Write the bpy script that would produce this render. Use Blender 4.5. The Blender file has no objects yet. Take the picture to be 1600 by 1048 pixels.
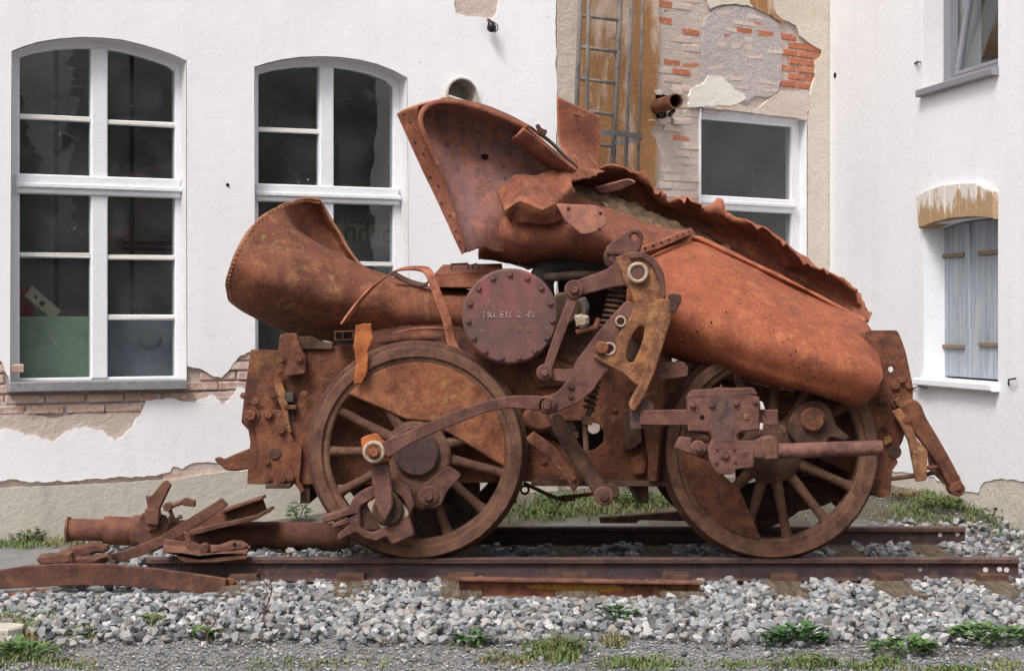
import bpy, bmesh, math, random
import numpy as np
from mathutils import Vector, Matrix, noise
from mathutils.bvhtree import BVHTree
random.seed(7); np.random.seed(7)
R = math.radians
S = bpy.context.scene
COL = S.collection

# ------------------------------------------------------------------ camera, sky, sun, exposure
F = 2937.0                     # focal length in photo pixels (1600 wide)
CY, CZ = -9.66, 1.384          # camera stand-off from the near wheel face, eye height
HOR = 500.0                    # horizon row
cd = bpy.data.cameras.new('camera'); cam = bpy.data.objects.new('camera', cd); COL.objects.link(cam)
cam.location = (0, CY, CZ); cam.rotation_euler = (R(90), 0, 0)
cd.sensor_width = 36; cd.lens = F / 1600 * 36
cd.shift_y = (HOR - 524) / 1600.0
cd.clip_start = .1; cd.clip_end = 500
S.camera = cam
W_ = bpy.data.worlds.new('World'); S.world = W_; W_.use_nodes = True
wn = W_.node_tree; wn.nodes.clear()
SUN_EL, SUN_AZ = 52.0, -28.0     # azimuth measured from straight behind the camera, negative = from the left
sky = wn.nodes.new('ShaderNodeTexSky'); sky.sky_type = 'NISHITA'; sky.sun_disc = False
sky.sun_elevation = R(SUN_EL); sky.sun_rotation = R(180 - SUN_AZ)
sky.air_density = 1.0; sky.dust_density = 6.0; sky.ozone_density = 1.0
hs = wn.nodes.new('ShaderNodeHueSaturation'); hs.inputs['Saturation'].default_value = .32
bg = wn.nodes.new('ShaderNodeBackground'); bg.inputs[1].default_value = .115
wo = wn.nodes.new('ShaderNodeOutputWorld')
wn.links.new(sky.outputs[0], hs.inputs['Color']); wn.links.new(hs.outputs[0], bg.inputs[0]); wn.links.new(bg.outputs[0], wo.inputs[0])
sl = bpy.data.lights.new('sun', 'SUN'); sl.energy = 1.7; sl.angle = R(16); sl.color = (1, .97, .93)
so = bpy.data.objects.new('sun', sl); COL.objects.link(so)
sd = Vector((math.sin(R(SUN_AZ)) * math.cos(R(SUN_EL)), -math.cos(R(SUN_AZ)) * math.cos(R(SUN_EL)), math.sin(R(SUN_EL))))
so.rotation_euler = sd.to_track_quat('Z', 'Y').to_euler(); so.location = sd * 20
vs = S.view_settings; vs.view_transform = 'Standard'; vs.look = 'None'; vs.exposure = 0.50; vs.gamma = 1; vs.use_curve_mapping = False

# ------------------------------------------------------------------ measuring helpers
def P(px, py, Y):              # photo pixel at the depth plane Y -> point in metres
    k = (Y - CY) / F
    return Vector(((px - 800) * k, Y, CZ - (py - HOR) * k))
def M(px, Y=0): return px * (Y - CY) / F       # pixel length at depth Y in metres
def hgt(x, y):                 # height of the ground
    t = min(1, max(0, (y - 1.5) / 1.9)); t = t * t * (3 - 2 * t)
    k = min(1, max(0, (x + 2.6) / 1.8))
    f = min(1, max(0, (y + 1.75) / 1.0))
    return .03 * f + .165 * t * k
def G(px, py):                 # photo pixel on the ground
    Y = 0
    for _ in range(30):
        p = P(px, py, Y); z = hgt(p.x, Y)
        if py <= HOR + 1: break
        Yn = CY + (CZ - z) * F / (py - HOR)
        Y = .5 * Y + .5 * Yn
    p = P(px, py, Y); return Vector((p.x, Y, hgt(p.x, Y)))

# ------------------------------------------------------------------ materials
MT = {}
class NT:
    def __init__(s, name):
        s.m = bpy.data.materials.new(name); s.m.use_nodes = True; s.t = s.m.node_tree; s.t.nodes.clear()
        s.out = s.n('OutputMaterial'); s.geo = s.n('NewGeometry'); s.pos = s.geo.outputs['Position']; MT[name] = s.m
    def n(s, typ, **kw):
        nd = s.t.nodes.new('ShaderNode' + typ)
        for k, v in kw.items(): setattr(nd, k, v)
        return nd
    def l(s, a, b): s.t.links.new(a, b)
    def noise(s, scale, det=6, rough=.6, vec=None, stretch=None, dist=0.0):
        nd = s.n('TexNoise'); nd.inputs['Scale'].default_value = scale; nd.inputs['Detail'].default_value = det
        nd.inputs['Roughness'].default_value = rough; nd.inputs['Distortion'].default_value = dist
        v = vec or s.pos
        if stretch:
            mp = s.n('Mapping'); mp.inputs['Scale'].default_value = stretch; s.l(v, mp.inputs[0]); v = mp.outputs[0]
        s.l(v, nd.inputs['Vector']); return nd.outputs['Fac']
    def ramp(s, fac, stops):
        r = s.n('ValToRGB'); e = r.color_ramp.elements
        while len(e) < len(stops): e.new(.5)
        for i, (p, c) in enumerate(stops):
            e[i].position = p; e[i].color = (c, c, c, 1) if isinstance(c, (int, float)) else (*c, 1)
        s.l(fac, r.inputs[0]); return r.outputs[0]
    def mix(s, fac, a, b, mode='MIX'):
        nd = s.n('Mix', data_type='RGBA', blend_type=mode)
        for sock, v in ((nd.inputs[0], fac), (nd.inputs[6], a), (nd.inputs[7], b)):
            if isinstance(v, (int, float)): sock.default_value = v
            elif isinstance(v, tuple): sock.default_value = (*v, 1)
            else: s.l(v, sock)
        return nd.outputs[2]
    def math(s, op, a, b=0.0):
        nd = s.n('Math', operation=op)
        for sock, v in ((nd.inputs[0], a), (nd.inputs[1], b)):
            if isinstance(v, (int, float)): sock.default_value = v
            else: s.l(v, sock)
        return nd.outputs[0]
    def finish(s, col, rough=.85, bump=None, bstr=.5, bdist=.01, spec=.25, metal=0.0):
        b = s.n('BsdfPrincipled')
        if isinstance(col, tuple): b.inputs['Base Color'].default_value = (*col, 1)
        else: s.l(col, b.inputs['Base Color'])
        if isinstance(rough, (int, float)): b.inputs['Roughness'].default_value = rough
        else: s.l(rough, b.inputs['Roughness'])
        b.inputs['Specular IOR Level'].default_value = spec; b.inputs['Metallic'].default_value = metal
        if bump is not None:
            bm = s.n('Bump'); bm.inputs['Strength'].default_value = bstr; bm.inputs['Distance'].default_value = bdist
            s.l(bump, bm.inputs['Height']); s.l(bm.outputs[0], b.inputs['Normal'])
        s.l(b.outputs[0], s.out.inputs[0]); return s.m

def rust(name, c1, c2, c3, sc=1.0, acc=.58, ochre=0.0, oc=(.42, .26, .09), bstr=.55, rough=.82, lev=.98, dark=.8):
    c1, c2, c3, oc = [tuple(v * lev for v in c) for c in (c1, c2, c3, oc)]
    s = NT(name)
    big = s.noise(2.6 * sc, 5, .62, dist=.4)
    c = s.mix(s.ramp(big, [(.38, 0.0), (.60, 1.0)]), c1, c2)
    mid = s.noise(11 * sc, 7, .68)
    c = s.mix(s.ramp(mid, [(acc - .04, 0.0), (acc + .07, .95)]), c, c3)
    st = s.noise(6 * sc, 7, .7, stretch=(2.2, 2.2, .5))
    c = s.mix(s.ramp(st, [(.40, .65 * dark), (.52, 0.0)]), c, tuple(v * .5 for v in c2))
    dk = s.noise(8 * sc, 9, .74, dist=.5)
    c = s.mix(s.ramp(dk, [(.37, .95 * dark), (.47, 0.0)]), c, (c1[0] * .30, c1[1] * .36, c1[2] * .44))
    fine = s.noise(95, 5, .7)
    c = s.mix(s.ramp(fine, [(.36, .55), (.58, 0.0)]), c, tuple(v * .5 for v in c2))
    c = s.mix(s.ramp(fine, [(.60, 0.0), (.72, .35)]), c, tuple(min(1, v * 1.5) for v in c3))
    if ochre:
        o = s.noise(21, 9, .78); o2 = s.noise(4.2, 5, .6)
        m_ = s.math('MULTIPLY', s.ramp(o, [(.50, 0.0), (.60, .75)]), s.ramp(o2, [(.60 - .22 * ochre, 0.0), (.72 - .2 * ochre, 1.0)]))
        c = s.mix(m_, c, oc)
    c = s.mix(s.math('MULTIPLY', s.ramp(s.geo.outputs['Pointiness'], [(.52, 0.0), (.60, .75)]), s.ramp(mid, [(.40, .2), (.55, 1.0)])), c, tuple(min(1, v * 1.35 + .02) for v in c3))
    h = s.math('ADD', s.math('MULTIPLY', mid, .7), s.math('ADD', s.math('MULTIPLY', fine, .35), s.math('MULTIPLY', dk, .5)))
    return s.finish(c, rough, h, bstr, .020, .3)

rust('rust_orange', (.40, .118, .058), (.31, .086, .044), (.44, .150, .074), acc=.56, bstr=.35, dark=.55, lev=0.93)
rust('rust_shell', (.31, .102, .058), (.225, .076, .048), (.38, .135, .068), acc=.55, bstr=.4, dark=.65, lev=0.83)
rust('rust_funnel', (.28, .092, .048), (.185, .064, .040), (.33, .15, .075), acc=.57, ochre=.35, oc=(.30, .19, .075), bstr=.55, lev=0.9)
rust('rust_plate', (.29, .120, .096), (.20, .102, .095), (.34, .135, .080), acc=.55, bstr=.3)
rust('rust_frame', (.190, .060, .034), (.115, .043, .031), (.28, .098, .044), acc=.54, ochre=.34, bstr=.9, lev=0.68)
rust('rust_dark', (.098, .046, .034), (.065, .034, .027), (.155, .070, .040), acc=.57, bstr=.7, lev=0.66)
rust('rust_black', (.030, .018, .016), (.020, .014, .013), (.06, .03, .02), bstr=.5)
rust('rust_rod', (.165, .068, .056), (.115, .051, .046), (.22, .092, .064), ochre=.12, oc=(.34, .22, .12), acc=.56, bstr=.45, lev=0.7)
rust('rust_wheel', (.175, .072, .047), (.115, .052, .040), (.24, .115, .062), acc=.58, ochre=.28, oc=(.30, .19, .08), bstr=.8, lev=0.7)
rust('rust_weight', (.26, .075, .036), (.16, .052, .032), (.34, .125, .050), acc=.54, ochre=.46, oc=(.44, .25, .07), bstr=.8, lev=0.8)
rust('rust_ochre', (.20, .078, .042), (.135, .052, .036), (.34, .15, .055), sc=1.5, acc=.54, ochre=.62, oc=(.46, .34, .17), bstr=.7, lev=0.9)
rust('rust_bright', (.33, .085, .025), (.26, .065, .022), (.38, .12, .03), acc=.55, bstr=.5)
rust('rust_scrap', (.150, .060, .040), (.105, .046, .035), (.21, .085, .048), ochre=.15, oc=(.28, .15, .07), acc=.56, bstr=.5, lev=0.74)
rust('rust_pipe', (.125, .048, .038), (.085, .037, .032), (.21, .075, .036), acc=.58, bstr=.4, lev=0.9)
rust('rail_steel', (.075, .042, .040), (.055, .034, .034), (.11, .055, .042), acc=.58, bstr=.35, rough=.6)
s = NT('sleeper_wood'); n = s.noise(6, 8, .7, stretch=(9, .5, 9)); n2 = s.noise(5, 5, .6)
c = s.ramp(n, [(.35, (.045, .035, .026)), (.5, (.13, .10, .07)), (.65, (.235, .185, .13))]); s.finish(s.mix(s.ramp(n2, [(.5, 0.0), (.65, .5)]), c, (.10, .055, .035)), .9, n, .9, .015, .15)
rust('dirt_strip', (.19, .115, .065), (.12, .075, .045), (.26, .165, .095), sc=2, bstr=1.0)
rust('lever_oil', (.040, .024, .028), (.070, .034, .032), (.10, .045, .035), sc=1.6, bstr=.4, rough=.55)
rust('pipe_grey', (.060, .056, .050), (.035, .033, .031), (.09, .075, .055), bstr=.5)
rust('cage_steel', (.145, .140, .148), (.11, .105, .112), (.18, .15, .13), acc=.62, bstr=.25, rough=.6)

s = NT('lid_paint')                                   # red-violet flaking paint on the round cover
st = s.noise(9, 7, .7, stretch=(1.6, 1, .35)); b2 = s.noise(4.5, 6, .6); f2 = s.noise(26, 8, .75)
c = s.mix(s.ramp(st, [(.44, 0.0), (.60, 1.0)]), (.135, .066, .060), (.235, .070, .074))
c = s.mix(s.ramp(b2, [(.42, 0.0), (.56, .85)]), c, (.100, .060, .053))
c = s.mix(s.ramp(f2, [(.60, 0.0), (.68, .8)]), c, (.26, .16, .15))
c = s.mix(s.ramp(f2, [(.30, .8), (.40, 0.0)]), c, (.04, .026, .026))
s.finish(c, .7, f2, .5, .006, .3)

def plaster(name, base, dirt, amount=.3, bstr=.35, streak=None, bscale=1.0, run=0.0):
    s = NT(name)
    n1 = s.noise(1.1, 6, .6); n2 = s.noise(14 * bscale, 8, .65); n3 = s.noise(55 * bscale, 5, .6)
    c = s.mix(s.ramp(n1, [(.42, 0.0), (.72, amount)]), base, dirt)
    sp = s.noise(34, 3, .55)
    c = s.mix(s.ramp(sp, [(.73, 0.0), (.76, .55)]), c, tuple(v * .5 for v in dirt))
    if run:
        rn = s.noise(2.6, 7, .68, stretch=(2.6, 2.6, .22)); c = s.mix(s.ramp(rn, [(.50, 0.0), (.74, run)]), c, tuple(v * .72 for v in dirt))
        cr = s.noise(1.6, 9, .62, dist=1.2); w_ = s.math('ABSOLUTE', s.math('SUBTRACT', cr, .5)); c = s.mix(s.ramp(w_, [(0.0, .16), (.003, 0.0)]), c, tuple(v * .55 for v in dirt))
    if streak:
        nn = s.noise(2.3, 8, .68, stretch=(1.5, 1.5, .42), dist=.5)
        c = s.mix(s.ramp(nn, [(streak[1], 0.0), (streak[1] + .12, 1.0)]), c, streak[0])
    h = s.math('ADD', s.math('MULTIPLY', n2, 1.0), s.math('MULTIPLY', n3, .4))
    return s.finish(c, .92, h, bstr, .018, .15)
plaster('white_plaster', (.83, .82, .84), (.68, .65, .65), .3, .22, run=.15)
plaster('white_plaster_blue', (.80, .81, .845), (.68, .68, .72), .3, .3, run=.15)
plaster('reveal_plaster', (.74, .73, .75), (.56, .54, .54), .6)
plaster('undercoat', (.57, .465, .415), (.48, .385, .335), .8, .8)
plaster('plinth_render', (.52, .485, .43), (.42, .385, .335), .9, .5, bscale=1.3, run=.5)
plaster('plinth_pale', (.60, .55, .49), (.42, .36, .30), .9, .9)
plaster('beige_render', (.63, .57, .49), (.52, .44, .34), .8, .7, ((.48, .33, .15), .63))
plaster('stained_render', (.36, .19, .085), (.27, .135, .060), .8, .8, ((.58, .45, .36), .51))
plaster('pale_strip', (.62, .53, .47), (.48, .35, .27), .9, 1.0, ((.40, .23, .12), .585))
plaster('infill_mortar', (.49, .435, .43), (.40, .34, .32), .8, 1.6, ((.60, .50, .46), .60))
plaster('bright_patch', (.74, .71, .66), (.62, .55, .47), .5, .6)
plaster('mortar', (.54, .45, .41), (.44, .36, .32), .8, 1.2)
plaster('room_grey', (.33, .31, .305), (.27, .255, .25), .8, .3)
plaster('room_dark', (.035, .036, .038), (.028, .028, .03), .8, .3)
plaster('concrete_slab', (.50, .47, .41), (.42, .38, .32), .7, .6)

def brickm(name, base, other, flake, thr):
    s = NT(name); oi = s.n('ObjectInfo'); n2 = s.noise(22, 7, .7); n3 = s.noise(60, 5, .65)
    c = s.mix(oi.outputs['Random'], base, other)
    c = s.mix(s.ramp(n2, [(thr, 0.0), (thr + .1, .9)]), c, flake)
    return s.finish(c, .9, s.math('ADD', n2, s.math('MULTIPLY', n3, .5)), .9, .015, .15)
brickm('brick_orange', (.50, .19, .105), (.42, .145, .085), (.58, .40, .32), .56)
brickm('brick_painted', (.60, .49, .44), (.55, .43, .385), (.46, .30, .24), .62)
brickm('brick_pink', (.54, .375, .32), (.48, .31, .26), (.60, .48, .42), .48)
s = NT('brick_arch'); n1 = s.noise(9, 7, .7, stretch=(1, 1, .45)); sep = s.n('SeparateXYZ'); s.l(s.pos, sep.inputs[0])
zz = s.math('ADD', s.math('MULTIPLY', s.math('SUBTRACT', sep.outputs[2], 2.16), 2.6), s.math('MULTIPLY', s.math('SUBTRACT', n1, .5), 1.6))
c = s.mix(s.ramp(zz, [(-.04, 0.0), (.14, 1.0)]), s.mix(s.noise(14, 6, .7), (.30, .18, .09), (.50, .36, .22)), (.66, .61, .58))
s.finish(c, .9, s.noise(30, 6, .7), .7, .012, .15)

def plain(name, col, rough=.6, spec=.3, bump=0, nscale=30, var=.2):
    s = NT(name); n = s.noise(nscale, 6, .65); n2 = s.noise(4, 5, .6)
    c = s.mix(s.ramp(n, [(.35, var), (.62, 0.0)]), col, tuple(v * .55 for v in col))
    c = s.mix(s.ramp(n2, [(.45, 0.0), (.7, var)]), c, tuple(v * .7 for v in col))
    return s.finish(c, rough, n if bump else None, bump, .006, spec)
plain('window_paint', (.78, .78, .82), .5, .3, .5, 40, .18)
plain('sill_grey', (.27, .265, .27), .6, .3, .6, 20, .6)
plain('putty_white', (.82, .80, .78), .7, .2, .8, 50, .3)
rust('ring_white', (.52, .47, .39), (.40, .35, .28), (.30, .17, .10), sc=3, acc=.56, bstr=.5, lev=1.0, dark=.5)
plain('cabinet_green', (.33, .43, .30), .6, .3, .3, 20, .35)
plain('cabinet_blue', (.27, .29, .33), .6, .3, .3, 20, .4)
plain('disc_grey', (.24, .24, .245), .5); plain('red_box', (.36, .035, .025), .5); plain('cream', (.50, .47, .33), .6)
plain('dark_iron', (.035, .033, .034), .6, .3, .4); plain('lamp_dark', (.02, .015, .018), .3)
plain('grey_frame', (.235, .235, .265), .45, .35); plain('white_sash', (.66, .66, .68), .5)
plain('ceramic', (.42, .385, .34), .6, .3, .3); plain('hole_black', (.012, .008, .007), .9, .1)  # hole_black paints the dark inside holes as flat colour; knobs share it
plain('banner_cloth', (.23, .225, .155), .8, .1); plain('banner_ink', (.055, .055, .045), .8, .1)
plain('yellow_paint', (.40, .19, .045), .8, .15, .6, 22, .8); plain('chalk', (.62, .55, .52), .9, .1)
plain('strap_rust', (.26, .19, .13), .8, .2, .6, 40, .5)
plain('leaf_green', (.095, .175, .050), .55, .3, 0, 30, .5); plain('leaf_dark', (.062, .135, .042), .55, .3, 0, 30, .5)
plain('leaf_olive', (.135, .160, .055), .6, .3, 0, 30, .5); plain('leaf_red', (.20, .075, .045), .6, .3, 0, 30, .5)
plain('stalk_brown', (.12, .065, .05), .7); plain('tree_leaf', (.035, .065, .022), .6); plain('tree_bark', (.06, .045, .035), .9)

s = NT('shutter_paint'); n = s.noise(7, 8, .7, stretch=(3, 3, .35)); n2 = s.noise(30, 6, .7)
c = s.mix(s.ramp(n, [(.38, 0.0), (.62, 1.0)]), (.25, .29, .345), (.39, .42, .455))
c = s.mix(s.ramp(n2, [(.62, 0.0), (.72, .7)]), c, (.22, .23, .24)); s.finish(c, .75, n2, .4, .005, .2)

s = NT('grass_blade'); gi = s.geo.outputs['Random Per Island']; n = s.noise(1.6, 3, .5)
c = s.mix(gi, (.070, .125, .035), (.185, .205, .080)); c = s.mix(s.ramp(n, [(.47, 0.0), (.62, .7)]), c, (.27, .215, .12)); s.finish(c, .6, spec=.2)

s = NT('stone'); oi = s.n('ObjectInfo'); rr = s.math('FRACT', s.math('ADD', oi.outputs['Random'], s.geo.outputs['Random Per Island']))
c = s.ramp(rr, [(0, (.070, .072, .080)), (.16, (.17, .174, .19)), (.40, (.27, .275, .29)), (.60, (.38, .38, .39)), (.78, (.25, .215, .18)), (.90, (.56, .55, .54)), (1, (.11, .092, .085))])
n = s.noise(38, 6, .65); c = s.mix(s.ramp(n, [(.35, .6), (.62, 0.0)]), c, s.mix(.55, c, (.09, .085, .085)))
c = s.mix(s.ramp(s.noise(3.3, 3, .5), [(.64, 0.0), (.74, .28)]), c, (.22, .13, .08)); s.finish(c, .88, n, .6, .008, .2)

s = NT('ground_gravel'); n1 = s.noise(70, 5, .75); n2 = s.noise(2.1, 6, .65); n3 = s.noise(180, 3, .6)
c = s.ramp(n1, [(.30, (.26, .255, .255)), (.5, (.47, .46, .455)), (.68, (.66, .645, .635))])
c = s.mix(s.ramp(n2, [(.50, 0.0), (.66, .75)]), c, (.165, .145, .085))
sp = s.n('SeparateXYZ'); s.l(s.pos, sp.inputs[0])
far = s.ramp(s.math('ADD', s.math('MULTIPLY', sp.outputs[1], .25), s.math('MULTIPLY', n2, .5)), [(.70, 0.0), (.88, .8)])
c = s.mix(far, c, s.mix(n1, (.13, .115, .065), (.26, .225, .16)))
s.finish(c, .95, s.math('ADD', n1, n3), 1.0, .035, .1)

s = NT('chalk_faded'); fz = s.noise(55, 6, .75)
s.finish(s.mix(s.ramp(fz, [(.44, 0.0), (.60, .85)]), (.16, .085, .08), (.56, .49, .46)), .9)
s = NT('glass'); fr = s.n('Fresnel'); fr.inputs[0].default_value = 1.75
tr = s.n('BsdfTransparent'); tr.inputs[0].default_value = (.80, .83, .84, 1)
gl = s.n('BsdfGlossy'); gl.inputs['Roughness'].default_value = .012
wv = s.noise(2.2, 2, .4); bp = s.n('Bump'); bp.inputs['Strength'].default_value = .06; bp.inputs['Distance'].default_value = .05; s.l(wv, bp.inputs['Height']); s.l(bp.outputs[0], gl.inputs['Normal'])
mx = s.n('MixShader'); s.l(s.math('MULTIPLY', fr.outputs[0], s.math('SUBTRACT', 1.0, s.geo.outputs['Backfacing'])), mx.inputs[0]); s.l(tr.outputs[0], mx.inputs[1]); s.l(gl.outputs[0], mx.inputs[2])
df = s.n('BsdfDiffuse'); df.inputs[0].default_value = (.55, .55, .54, 1)
dn = s.ramp(s.noise(70, 2, .5), [(.70, .018), (.745, .85)]); dn2 = s.ramp(s.noise(3, 5, .6), [(.4, .006), (.75, .05)])
m2 = s.n('MixShader'); s.l(s.math('MAXIMUM', dn2, s.math('MULTIPLY', dn, s.ramp(s.noise(2.6, 2, .5), [(.52, .05), (.62, 1.0)]))), m2.inputs[0]); s.l(mx.outputs[0], m2.inputs[1]); s.l(df.outputs[0], m2.inputs[2]); s.l(m2.outputs[0], s.out.inputs[0])

# ------------------------------------------------------------------ object helpers
def finish_obj(o, parent, label, cat, group, kind):
    COL.objects.link(o)
    if parent is not None:
        o.parent = parent; o.matrix_parent_inverse = parent.matrix_basis.inverted()
    if label: o['label'] = label
    if cat: o['category'] = cat
    if group: o['group'] = group
    if kind: o['kind'] = kind
    return o
def mk(name, verts, faces, mat, parent=None, label=None, cat=None, group=None, kind=None, smooth=False, recentre=True, solid=0, mats=None):
    v = np.array([tuple(p) for p in verts], dtype=float)
    c = (v.min(0) + v.max(0)) / 2 if recentre else np.zeros(3)
    me = bpy.data.meshes.new(name); me.from_pydata((v - c).tolist(), [], [list(f) for f in faces])
    me.materials.append(MT[mat])
    if smooth: me.polygons.foreach_set('use_smooth', [True] * len(me.polygons))
    me.update()
    o = bpy.data.objects.new(name, me); o.location = c
    if solid:
        md = o.modifiers.new('thickness', 'SOLIDIFY'); md.thickness = solid; md.offset = 0
    return finish_obj(o, parent, label, cat, group, kind)
def empty(name, loc, label, cat, group=None, parent=None):
    o = bpy.data.objects.new(name, None); o.location = loc; o.empty_display_size = .1
    return finish_obj(o, parent, label, cat, group, None)
def copy_obj(o, loc, parent=None, rot=None, scale=None, **kw):
    c = o.copy(); COL.objects.link(c); c.parent = parent
    c.location = loc
    if rot is not None: c.rotation_euler = rot
    if scale is not None: c.scale = scale
    if parent is not None: c.matrix_parent_inverse = parent.matrix_basis.inverted()
    for k, v in kw.items(): c[k] = v
    return c

def extrude2d(loops, t, bevel=0.0):
    """filled flat shape with holes -> (verts, faces), extruded -t/2..t/2 in local z"""
    cu = bpy.data.curves.new('tmp', 'CURVE'); cu.dimensions = '2D'; cu.fill_mode = 'BOTH'
    cu.extrude = max(1e-4, t / 2 - bevel); cu.bevel_depth = bevel; cu.bevel_resolution = 0; cu.offset = -bevel
    for lp in loops:
        sp = cu.splines.new('POLY'); sp.points.add(len(lp) - 1); sp.use_cyclic_u = True
        for i, q in enumerate(lp): sp.points[i].co = (q[0], q[1], 0, 1)
    ob = bpy.data.objects.new('tmp', cu); me = bpy.data.meshes.new_from_object(ob)
    v = [tuple(x.co) for x in me.vertices]; f = [tuple(p.vertices) for p in me.polygons]
    bpy.data.objects.remove(ob); bpy.data.curves.remove(cu); bpy.data.meshes.remove(me)
    return v, f
def rounded(pts, r=2, n=2):
    out = []; N = len(pts)
    for i in range(N):
        a, b, c = Vector(pts[i - 1][:2]), Vector(pts[i][:2]), Vector(pts[(i + 1) % N][:2])
        d1, d2 = a - b, c - b
        k = min(r, d1.length * .4, d2.length * .4)
        if k < .2: out.append(tuple(b)); continue
        p, q = b + d1.normalized() * k, b + d2.normalized() * k
        for j in range(n + 1):
            t = j / n; out.append(tuple(p * (1 - t) ** 2 + b * 2 * t * (1 - t) + q * t * t))
    return out
def circ(px, py, r, n=20, a0=0): return [(px + r * math.cos(a0 + 2 * math.pi * i / n), py + r * math.sin(a0 + 2 * math.pi * i / n)) for i in range(n)]
def plate(name, pts, Y, th, mat, parent, holes=(), bevel=.004, rnd=1.5, **kw):
    """flat plate seen face on: outline in photo pixels at depth Y, thickness th going away from the viewer"""
    def cv(lp): return [((px - 800) * (Y - CY) / F, CZ - (py - HOR) * (Y - CY) / F) for px, py in lp]
    loops = [cv(rounded(pts, rnd) if rnd else pts)] + [cv(h) for h in holes]
    v, f = extrude2d(loops, th, bevel)
    return mk(name, [(x, Y + th / 2 - z, y) for x, y, z in v], f, mat, parent, **kw)

def tube_mesh(path, rad, n=10, caps=True, flat=None):
    pts = [Vector(p) for p in path]; N = len(pts); V = []; Fc = []
    rads = rad if isinstance(rad, (list, tuple)) else [rad] * N
    up = Vector((0, 0, 1)); prev = None
    for i, p in enumerate(pts):
        t = (pts[min(i + 1, N - 1)] - pts[max(i - 1, 0)]).normalized()
        if prev is None:
            a = up if abs(t.z) < .9 else Vector((0, 1, 0)); x = t.cross(a).normalized()
        else:
            x = prev - t * prev.dot(t); x.normalize()
        prev = x; y = t.cross(x)
        for k in range(n):
            an = 2 * math.pi * k / n
            r1, r2 = rads[i], rads[i] if flat is None else rads[i] * flat
            V.append(p + x * math.cos(an) * r1 + y * math.sin(an) * r2)
    for i in range(N - 1):
        for k in range(n):
            a = i * n + k; b = i * n + (k + 1) % n; Fc.append((a, b, b + n, a + n))
    if caps: Fc.append(tuple(range(n))[::-1]); Fc.append(tuple(range((N - 1) * n, N * n)))
    return V, Fc
def smooth_path(pts, m=6):
    pts = [Vector(p) for p in pts]; out = []
    for i in range(len(pts) - 1):
        p0, p1, p2, p3 = pts[max(i - 1, 0)], pts[i], pts[i + 1], pts[min(i + 2, len(pts) - 1)]
        for j in range(m):
            t = j / m
            out.append(.5 * ((2 * p1) + (p2 - p0) * t + (2 * p0 - 5 * p1 + 4 * p2 - p3) * t * t + (3 * p1 - p0 - 3 * p2 + p3) * t ** 3))
    out.append(pts[-1]); return out
def rod(name, pp, r, mat, parent, n=12, curve=False, **kw):
    path = [P(*q) for q in pp]
    if curve: path = smooth_path(path)
    rr = r if isinstance(r, (list, tuple)) else M(r, pp[0][2])
    V, Fc = tube_mesh(path, rr, n)
    o = mk(name, V, Fc, mat, parent, smooth=True, **kw); sharp(o); return o
def sharp(o, ang=40):
    me = o.data; me.polygons.foreach_set('use_smooth', [True] * len(me.polygons)); me.set_sharp_from_angle(angle=R(ang))
def strip(name, pp, w, t, mat, parent, wdir=(0, 1, 0), curve=True, **kw):
    """bent flat bar along a pixel path: width w along wdir, thickness t"""
    path = [P(*q) for q in pp]
    if curve: path = smooth_path(path, 5)
    V = []; Fc = []; N = len(path); wd = Vector(wdir).normalized()
    for i, p in enumerate(path):
        tg = (path[min(i + 1, N - 1)] - path[max(i - 1, 0)]).normalized(); nn = tg.cross(wd).normalized()
        for a, b in ((-1, -1), (1, -1), (1, 1), (-1, 1)): V.append(p + wd * a * w / 2 + nn * b * t / 2)
    for i in range(N - 1):
        for k in range(4): a = i * 4 + k; b = i * 4 + (k + 1) % 4; Fc.append((a, b, b + 4, a + 4))
    Fc.append((0, 1, 2, 3)); Fc.append(tuple(range(4 * N - 4, 4 * N)))
    return mk(name, V, Fc, mat, parent, **kw)
def boxm(c, sx, sy, sz, rot=None):
    V = []
    for x in (-1, 1):
        for y in (-1, 1):
            for z in (-1, 1):
                v = Vector((x * sx / 2, y * sy / 2, z * sz / 2)); V.append((rot @ v if rot else v) + Vector(c))
    return V, [(0, 1, 3, 2), (4, 6, 7, 5), (0, 4, 5, 1), (2, 3, 7, 6), (0, 2, 6, 4), (1, 5, 7, 3)]
def join(parts):
    V = []; Fc = []
    for v, f in parts:
        b = len(V); V += [tuple(q) for q in v]; Fc += [tuple(i + b for i in q) for q in f]
    return V, Fc
def lathe_y(c, prof, n=40):
    """revolve (radius, y) profile about the y axis through c"""
    V = []; Fc = []; m = len(prof)
    for k in range(n):
        a = 2 * math.pi * k / n
        for r, y in prof: V.append((c[0] + r * math.cos(a), c[1] + y, c[2] + r * math.sin(a)))
    for k in range(n):
        for j in range(m - 1):
            a = k * m + j; b = ((k + 1) % n) * m + j; Fc.append((a, a + 1, b + 1, b))
    return V, Fc
def disc(name, px, py, Y, r, th, mat, parent, bev=.15, n=24, **kw):
    rm = M(r, Y); c = P(px, py, Y); b = rm * bev
    V, Fc = lathe_y(c, [(0.0001, 0), (rm - b, 0), (rm, b), (rm, th), (.0001, th)], n)
    o = mk(name, V, Fc, mat, parent, **kw); sharp(o); return o
def ring(name, px, py, Y, r1, r0, th, mat, parent, n=28, **kw):
    a, b = M(r1, Y), M(r0, Y); m_ = (a + b) / 2
    V, Fc = lathe_y(P(px, py, Y), [(b, th), (b, th * .3), (m_ - (a - b) * .2, 0), (m_ + (a - b) * .2, 0), (a, th * .35), (a, th)], n)
    return mk(name, V, Fc, mat, parent, smooth=True, **kw)
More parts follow.
